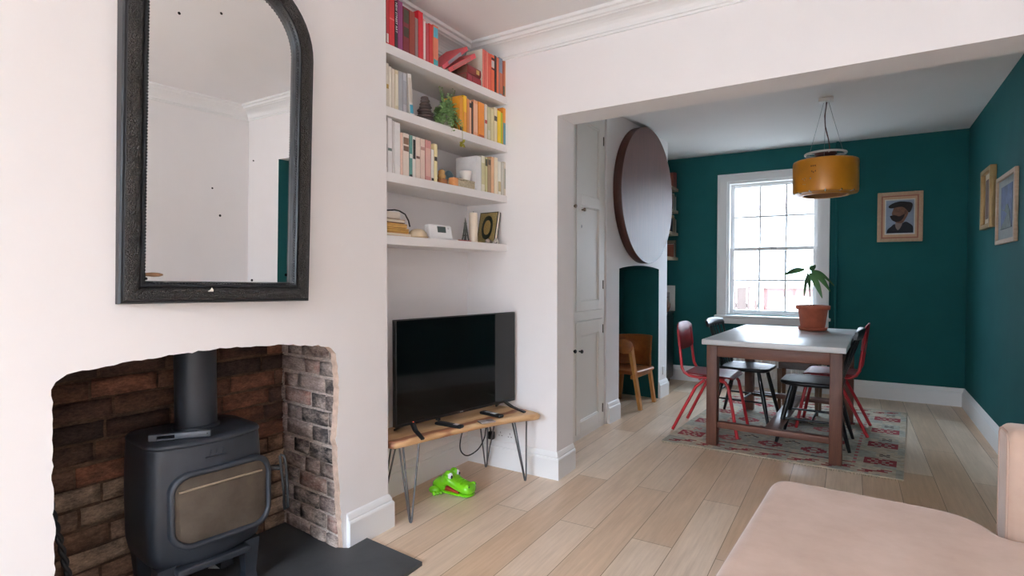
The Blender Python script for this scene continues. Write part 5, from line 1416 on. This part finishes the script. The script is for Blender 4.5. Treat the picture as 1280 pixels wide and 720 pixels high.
# stool at the far end
sl = thing('wooden_stool', 'brown wooden stool with pale seat under the far end of the table', 'stool', (-0.385, 5.735, RZ), math.radians(-3))
m = MB(); m.box(-0.175, 0.175, -0.15, 0.15, 0.455, 0.475, 0.006); m.build('seat', mat('#B8B0A6', .35, var=.06), sl)
m = MB()
for a in ((-0.16, 0.16, -0.14, -0.12), (-0.16, 0.16, 0.12, 0.14), (-0.16, -0.14, -0.12, 0.12), (0.14, 0.16, -0.12, 0.12)): m.box(*a, 0.395, 0.4545, 0.002, seg=1)
m.build('seat_rail', wood('#3C2A20', '#54392A'), sl)
for sx in (-1, 1):
    for sy in (-1, 1): leg4((sx*0.150, sy*0.125, 0.0), (sx*0.152, sy*0.127, 0.394), 0.026, 0.036, 'leg', wood('#5A3C26', '#74502F'), sl)

# ------------------------------------------------------------------ pendant lamp
LX, LY = -0.178, 5.02
pl = thing('pendant_lamp', 'amber drum pendant lamp hanging over the dining table', 'lamp', (LX, LY, 0))
m = MB(); m.box(-0.052, 0.052, -0.035, 0.035, DZ-0.034, DZ-0.001, 0.006); m.build('ceiling_rose', mat('#D8D4D0', .4), pl)
sr, sz0, sz1 = 0.226, 1.880, 2.140
m = MB()
m.lathe([(0.150, sz0-0.006), (0.165, sz0-0.012), (0.180, sz0-0.004), (0.205, sz0+0.010), (sr-0.004, sz0+0.004), (sr, sz0+0.012), (sr+0.002, sz0+0.03), (sr+0.002, sz1-0.02), (sr-0.002, sz1-0.004), (sr-0.010, sz1), (0.16, sz1+0.004), (0.150, sz1)], 64)
m.lathe([(sr-0.006, sz0+0.03), (sr-0.006, sz1-0.02)], 64); m.build('shade', M_AMBER, pl)
m = MB(); m.lathe([(0.150, sz0-0.006), (0.146, sz0+0.03), (0.10, sz0+0.05), (0.0, sz0+0.055)], 48); plab(m.build('inner_drum', wood('#7A4A1E', '#8E5A28', .5), pl), 'brown inner bowl under the shade')
m = MB(); m.tube([(0.140*math.cos(a), 0.140*math.sin(a), sz1+0.055) for a in [2*PI*i/48 for i in range(48)]], 0.009, 8, closed=True)
for k in range(4):
    a = k*PI/2+.3; m.tube([(0.14*math.cos(a), 0.14*math.sin(a), sz1+0.055), (0, 0, sz1+0.055)], 0.004, 6)
plab(m.build('top_ring', mat('#C6C2BC', .35), pl), 'pale metal ring above the shade')
m = MB(); m.lathe([(0.0, sz1+0.085), (0.03, sz1+0.08), (0.075, sz1+0.066), (0.080, sz1+0.052), (0.05, sz1+0.02), (0, sz1+0.015)], 24); m.build('lamp_holder', mat('#4A2420', .5), pl)
for k in range(3):
    a = 2*PI*k/3+0.5
    m = MB(); m.tube([(0.02*math.cos(a), 0.02*math.sin(a), DZ-0.035), (0.140*math.cos(a), 0.140*math.sin(a), sz1+0.058), (0.150*math.cos(a), 0.150*math.sin(a), sz1+0.002)], 0.0014, 5); m.build('suspension_wire', M_STEEL, pl)
m = MB(); m.tube([(0.005, 0, DZ-0.035), (-0.008, 0, DZ-0.14), (-0.004, 0, DZ-0.22), (0.018, 0, DZ-0.32), (0.028, 0, sz1+0.10), (0.02, 0, sz1+0.075)], 0.004, 8); plab(m.build('flex', mat('#5E2A28', .5), pl), 'dark red fabric flex')
m = MB()
dirc = math.atan2(-LY, -LX)
for (da, z, r) in [(-0.42, 2.075, .0045), (-0.36, 2.075, .0045), (-0.30, 2.075, .0045), (-0.40, 2.035, .004), (-0.35, 2.027, .004), (-0.29, 2.034, .004)]:
    a = dirc+da; m.ball((0, 0, 0), (0.002, r, r*1.5), 8, tf=lambda p: ((sr+0.002)*math.cos(a)-p[1]*math.sin(a)+p[0]*math.cos(a), (sr+0.002)*math.sin(a)+p[1]*math.cos(a)+p[0]*math.sin(a), z+p[2]))
pf_ = m.build('perforations', mat('#4A2A10', .6), pl); pf_['kind'] = 'stuff'
m = MB()
for (da, z, r) in [(-0.72, 1.985, .0045), (-0.62, 1.988, .0045), (-0.66, 1.975, .004), (-0.44, 1.982, .006), (-0.70, 1.945, .004), (-0.63, 1.942, .004)]:
    a = dirc+da; m.ball((0, 0, 0), (0.002, r, r), 8, tf=lambda p: ((sr+0.002)*math.cos(a)-p[1]*math.sin(a)+p[0]*math.cos(a), (sr+0.002)*math.sin(a)+p[1]*math.cos(a)+p[0]*math.sin(a), z+p[2]))
pf_ = m.build('rivets', M_CHROME, pl); pf_['kind'] = 'stuff'
for k in range(5):
    a = dirc-0.95+k*0.48; m = MB(); m.tube([(0.20*math.cos(a), 0.20*math.sin(a), sz0+0.004), ((sr+0.004)*math.cos(a), (sr+0.004)*math.sin(a), sz0+0.010)], 0.006, 8); m.build('rim_clip', M_CHROME, pl)

# ------------------------------------------------------------------ pictures
def picture(name, label, loc, rz, w, h, fw, fd, fm, parts):
    p = thing(name, label, 'picture', loc, rz, 'framed pictures in the dining room')
    m = MB()
    for x0, x1, z0, z1 in ((0, fw, 0, h), (w-fw, w, 0, h), (fw, w-fw, 0, fw), (fw, w-fw, h-fw, h)): m.box(x0, x1, -fd, 0, z0, z1, 0.003)
    m.build('frame', fm, p)
    for nm, mt, poly, d, lb in parts:
        m = MB(); m.prism(poly, -d, -d+0.0025, lambda q: (q[0], q[2], q[1])); o = m.build(nm, mt, p)
        if lb: plab(o, lb)
    return p
rect = lambda a, b, c, d: [(a, c), (b, c), (b, d), (a, d)]
W, Hh = 0.372, 0.490
def chaikin(pts, n=2):
    for _ in range(n):
        o = []
        for i in range(len(pts)):
            a, b = pts[i], pts[(i+1) % len(pts)]
            o += [(a[0]*.75+b[0]*.25, a[1]*.75+b[1]*.25), (a[0]*.25+b[0]*.75, a[1]*.25+b[1]*.75)]
        pts = o
    return pts
def N(pts): return chaikin([(0.075+0.222*a, 0.085+0.320*b) for a, b in pts])
portrait = [
 ('inner_frame', mat('#A0604A', .5), rect(0.030, W-0.030, 0.030, Hh-0.030), 0.020, None),
 ('slip', mat('#C49A78', .5), rect(0.046, W-0.046, 0.046, Hh-0.046), 0.0226, None),
 ('mount', mat('#CFC8BC', .7), rect(0.062, W-0.062, 0.070, Hh-0.070), 0.0252, None),
 ('canvas', mat('#8E9AAE', .7, var=.1), rect(0.072, W-0.072, 0.082, Hh-0.082), 0.0278, None),
 ('jacket', mat('#23232C', .7, var=.2), N([(0.02, 0), (0.98, 0), (0.99, 0), (0.99, .20), (.90, .26), (.72, .36), (.56, .28), (.44, .20), (.30, .30), (.18, .20), (.04, .12), (0.01, 0)]), 0.0304, None),
 ('shirt', mat('#8A7A74', .7), N([(.36, .14), (.46, .06), (.64, .34), (.40, .40), (.32, .28)]), 0.0330, None),
 ('face', mat('#74503F', .7, var=.3, scale=40), N([(.34, .32), (.60, .28), (.70, .42), (.80, .56), (.82, .76), (.74, .88), (.30, .86), (.26, .74), (.19, .60), (.22, .55), (.27, .53), (.24, .42)]), 0.0356, None),
 ('beard', mat('#2A1E1A', .8, var=.3, scale=40), N([(.14, .50), (.20, .40), (.36, .33), (.54, .36), (.66, .50), (.68, .60), (.58, .54), (.46, .50), (.34, .55), (.22, .55), (.12, .53)]), 0.0382, None),
 ('ear', mat('#5E3E32', .7), N([(.66, .56), (.74, .56), (.76, .68), (.70, .70), (.65, .64)]), 0.0390, None),
 ('cap', mat('#262020', .8, var=.25, scale=30), N([(.06, .82), (.10, .77), (.24, .76), (.42, .80), (.62, .80), (.74, .70), (.82, .60), (.90, .66), (.97, .84), (.92, .92), (.72, .95), (.50, .97), (.30, .94), (.14, .88)]), 0.0408, None)]
picture('framed_picture', 'framed portrait of a bearded man in a cap on the teal back wall', (0.224, BY-0.0005, 1.582), 0, W, Hh, 0.034, 0.030, wood('#B08A6C', '#C4A080', .5), portrait)
# right wall: frames hang facing -x ; local x runs towards +y reversed
ra = math.atan(0.0155)
def rwl(y, z, off=0.0006): return (RW(y)-off, y, z)
W2, H2 = 0.40, 0.465
p2 = picture('framed_picture', 'deep gold framed picture on the teal right wall near the corner', rwl(5.82, 1.610), -PI/2-ra, W2, H2, 0.034, 0.040, M_GOLD, [
 ('mount', mat('#C7B79C', .7), rect(0.03, W2-0.03, 0.03, H2-0.03), 0.012, None),
 ('image', mat('#5A3E36', .6, var=.3, scale=20), rect(0.075, W2-0.075, 0.08, H2-0.08), 0.015, None)])
W3, H3 = 0.60, 0.475
picture('framed_picture', 'pale wood framed blue print on the teal right wall nearest the opening', rwl(5.31, 1.468), -PI/2-ra, W3, H3, 0.030, 0.022, wood('#A88A72', '#C0A48C', .5), [
 ('mount', mat('#8E928E', .7), rect(0.028, W3-0.028, 0.028, H3-0.028), 0.008, None),
 ('image', mat('#4A587E', .6, var=.45, scale=12), rect(0.13, W3-0.13, 0.10, H3-0.08), 0.011, 'blue landscape print'),
 ('hill', mat('#4E5A58', .6, var=.4, scale=25), [(0.131, 0.101)]*2+[(W3-0.131, 0.101)]*2+chaikin([(W3-0.131, 0.16), (0.40, 0.22), (0.33, 0.28), (0.25, 0.21), (0.131, 0.26)], 2)[2:-2], 0.0137, None)])

# ------------------------------------------------------------------ sofa in the foreground
sf = thing('velvet_sofa', 'blush pink velvet chaise sofa in the foreground', 'sofa', (0, 0, 0.001))
def pillow(m, poly, z0, z1, r, crown, par=None, name='seat_cushion'):
    lv = []
    for k in range(5): a = PI/2*k/4; lv.append((r*(1-math.sin(a)), z0+r*(1-math.cos(a))))
    for k in range(7): a = PI/2*k/6; lv.append((r*(1-math.cos(a)), z1-r+r*math.sin(a)))
    m.loft([[(a, b, z) for a, b in inset(poly, i)] for i, z in lv])
seat = round_poly([(-0.375, 0.62), (1.02, 0.62), (1.02, 2.25), (0.42, 2.25), (0.365, 2.41), (-0.255, 2.452)], [0.08, 0.06, 0.05, 0.03, 0.12, 0.085], 10)
m = MB(); pillow(m, seat, 0.26, 0.446, 0.042, 0.016); m.build('seat_cushion', M_VELVET, sf)
m = MB(); q = inset(seat, 0.006); m.tube([(a, b, 0.421) for a, b in q], 0.0045, 6, closed=True); m.build('piping', mat('#B89C8C', .9), sf)
m = MB(); bs = [(-0.335, 0.65), (1.30, 0.65), (1.30, 2.24), (0.385, 2.24), (0.335, 2.385), (-0.225, 2.42)]; m.prism(bs, 0.07, 0.258, lambda p: p); m.build('base', M_VELVET, sf)
arm = MB(); aw = rrect(0.40, 0.245, 0.05, 6)
def armtf(p): return p
def arm_box(m, x0, x1, y0, y1, z0, z1, r):
    pr = [(a+(y0+y1)/2, b+(z0+z1)/2) for a, b in rrect((y1-y0)/2, (z1-z0)/2, r, 6)]
    lv = [(r*(1-math.sin(PI/2*k/4)), x0+r*(1-math.cos(PI/2*k/4))) for k in range(5)] + [(r*(1-math.cos(PI/2*k/4)), x1-r+r*math.sin(PI/2*k/4)) for k in range(5)]
    m.loft([[(x, a, b) for a, b in inset(pr, i)] for i, x in lv])
m = MB(); arm_box(m, 0.428, 1.32, 2.285, 2.435, 0.07, 0.765, 0.030); a_ = m.build('arm', M_VELVET, sf)
m = MB(); q = [(a+2.36, b+0.4175) for a, b in rrect(0.058, 0.333, 0.03, 6)]; m.tube([(0.4305, a, b) for a, b in q], 0.004, 6, closed=True); m.build('piping', mat('#B89C8C', .9), a_)
m = MB(); arm_box(m, 0.488, 1.32, 0.47, 0.61, 0.262, 0.765, 0.030); m.build('arm', M_VELVET, sf)
m = MB(); arm_box(m, 1.03, 1.32, 0.612, 2.283, 0.262, 0.80, 0.05); m.build('backrest', M_VELVET, sf)
for x, y in ((-0.2, 0.72), (-0.17, 2.36), (1.22, 0.72), (1.22, 2.20)):
    m = MB(); m.lathe([(0, 0), (0.018, 0), (0.026, 0.069), (0, 0.069)], 14, (x, y, 0)); m.build('leg', wood('#4A3020', '#5E4030'), sf)

# ------------------------------------------------------------------ outside the dining window
m = MB(); m.box(-9, 9, 7.2, 22, -0.35, -0.25); struct(m.build('ground', mat('#A8A49C', .9)))
m = MB(); m.box(-9, 9, -14, -3.6, -0.35, -0.25); struct(m.build('ground_street', mat('#A8A49C', .9)))
fe = thing('garden_fence', 'brown board fence in the yard outside the window', 'fence', (-1.9, 9.2, -0.25))
m = MB(); rnd = random.Random(8)
for k in range(14): m.box(-1.4+k*0.15, -1.4+k*0.15+0.14, -0.012, 0.012, 0.02, 1.32+rnd.uniform(-.01, .01))
m.build('boards', mat('#3E302A', .9, var=.2, scale=8), fe)
m = MB(); m.box(-1.42, 0.72, 0.014, 0.05, 0.3, 0.37); m.box(-1.42, 0.72, 0.014, 0.05, 1.0, 1.07); m.build('rail', mat('#3A2C26', .9), fe)
sh = thing('garden_shed', 'low white shed with red brown frame in the yard outside the window', 'shed', (-0.6, 9.6, -0.25))
m = MB(); m.box(-0.55, 0.75, 0, 1.0, 0, 1.30); m.build('wall', mat('#D8D0CC', .8), sh)
m = MB(); m.box(-0.57, -0.45, -0.02, 0.0, 0, 1.30); m.box(0.62, 0.77, -0.02, 0, 0, 1.30); m.box(-0.45, 0.62, -0.02, 0, 1.18, 1.30); m.build('frame', mat('#4E2A26', .8), sh)
m = MB(); m.box(-0.62, 0.82, -0.06, 1.06, 1.3003, 1.36); m.build('roof', mat('#B0A8A0', .8), sh)
ho = thing('white_house', 'pale house across the yard seen through the window', 'house', (-2.0, 14.0, -0.25))
m = MB(); m.box(-5, 6, 0, 3, 0, 3.0); m.build('wall', mat('#E4E2E0', .8), ho)
m = MB(); m.prism([(-0.25, 3.0), (-0.25, 3.08), (1.5, 4.3), (3.25, 3.08), (3.25, 3.0)], -5.2, 6.2, lambda p: (p[2], p[0], p[1])); m.build('roof', mat('#5A4E4C', .8), ho)
for x in (-3, 0.2, 3.0):
    m = MB(); m.box(x, x+0.9, -0.02, -0.001, 1.0, 2.2); m.build('window', mat('#9AA2A8', .3), ho)

# unseen terrace added across the street to block low sky light at the front window
tr = bpy.data.objects.new('terrace_light_blocker', None); COL.objects.link(tr); tr.location = (0, -15, -0.25); struct(tr)
m = MB(); m.box(-12, 12, -4, 0, 0, 4.2); m.build('wall', mat('#BDB6B0', .9, var=.1, scale=3), tr)
m = MB(); m.prism([(-4.2, 4.2), (0.2, 4.2), (-2, 5.4)], -12.1, 12.1, lambda p: (p[2], p[0], p[1])); m.build('roof', mat('#5A5A60', .8), tr)
for x in range(-10, 11, 3):
    m = MB(); m.box(x, x+1.2, 0.001, 0.03, 1.2, 2.8); m.build('window', mat('#B8C0C8', .2), tr)

# ------------------------------------------------------------------ light: overcast sky through the real windows
SKY_STREET, SKY_YARD = 73.0, 30.0
w = bpy.data.worlds.new('overcast_sky'); sc.world = w; w.use_nodes = True
nt = w.node_tree; bg = nt.nodes['Background']
tc = nt.nodes.new('ShaderNodeTexCoord'); sx_ = nt.nodes.new('ShaderNodeSeparateXYZ'); mr_ = nt.nodes.new('ShaderNodeMapRange')
nt.links.new(tc.outputs['Generated'], sx_.inputs[0]); nt.links.new(sx_.outputs[1], mr_.inputs[0])
mr_.interpolation_type = 'SMOOTHSTEP'
for k_, v_ in (('From Min', -0.6), ('From Max', 0.6), ('To Min', SKY_STREET), ('To Max', SKY_YARD)): mr_.inputs[k_].default_value = v_
zc_ = nt.nodes.new('ShaderNodeMath'); zc_.operation = 'MAXIMUM'; zc_.inputs[1].default_value = 0.0
nt.links.new(sx_.outputs[2], zc_.inputs[0])
ov = nt.nodes.new('ShaderNodeMath'); ov.operation = 'MULTIPLY_ADD'; ov.inputs[1].default_value = 2.0/3; ov.inputs[2].default_value = 1.0/3
nt.links.new(zc_.outputs[0], ov.inputs[0])               # overcast sky: three times brighter overhead than at the horizon
mu_ = nt.nodes.new('ShaderNodeMath'); mu_.operation = 'MULTIPLY'
nt.links.new(ov.outputs[0], mu_.inputs[0]); nt.links.new(mr_.outputs[0], mu_.inputs[1])
nt.links.new(mu_.outputs[0], bg.inputs['Strength'])      # the sun stands behind the clouds on the street side
bg.inputs['Color'].default_value = (0.74, 0.905, 1.11, 1)
def portal(name, loc, rot, sx, sy):
    l = bpy.data.lights.new(name, 'AREA'); l.shape = 'RECTANGLE'; l.size = sx; l.size_y = sy; l.energy = 1
    l.cycles.is_portal = True
    o = bpy.data.objects.new(name, l); COL.objects.link(o); o.location = loc; o.rotation_euler = rot
portal('street_window_daylight', ((WX0+WX1)/2, SY, (WZ0+WZ1)/2), (PI/2, 0, 0), WX1-WX0, WZ1-WZ0)
portal('dining_window_daylight', ((AX0+AX1)/2, BY+0.01, (AZ0+AZ1)/2), (-PI/2, 0, 0), AX1-AX0, AZ1-AZ0)

sc.view_settings.view_transform = 'Standard'; sc.view_settings.look = 'None'; sc.view_settings.gamma = 1.0
sc.view_settings.use_curve_mapping = False
sc.view_settings.exposure = 0.0
sc.cycles.use_denoising = True
sc.cycles.max_bounces = 10; sc.cycles.diffuse_bounces = 7; sc.cycles.glossy_bounces = 5; sc.cycles.transparent_max_bounces = 12
sc.cycles.sample_clamp_indirect = 6
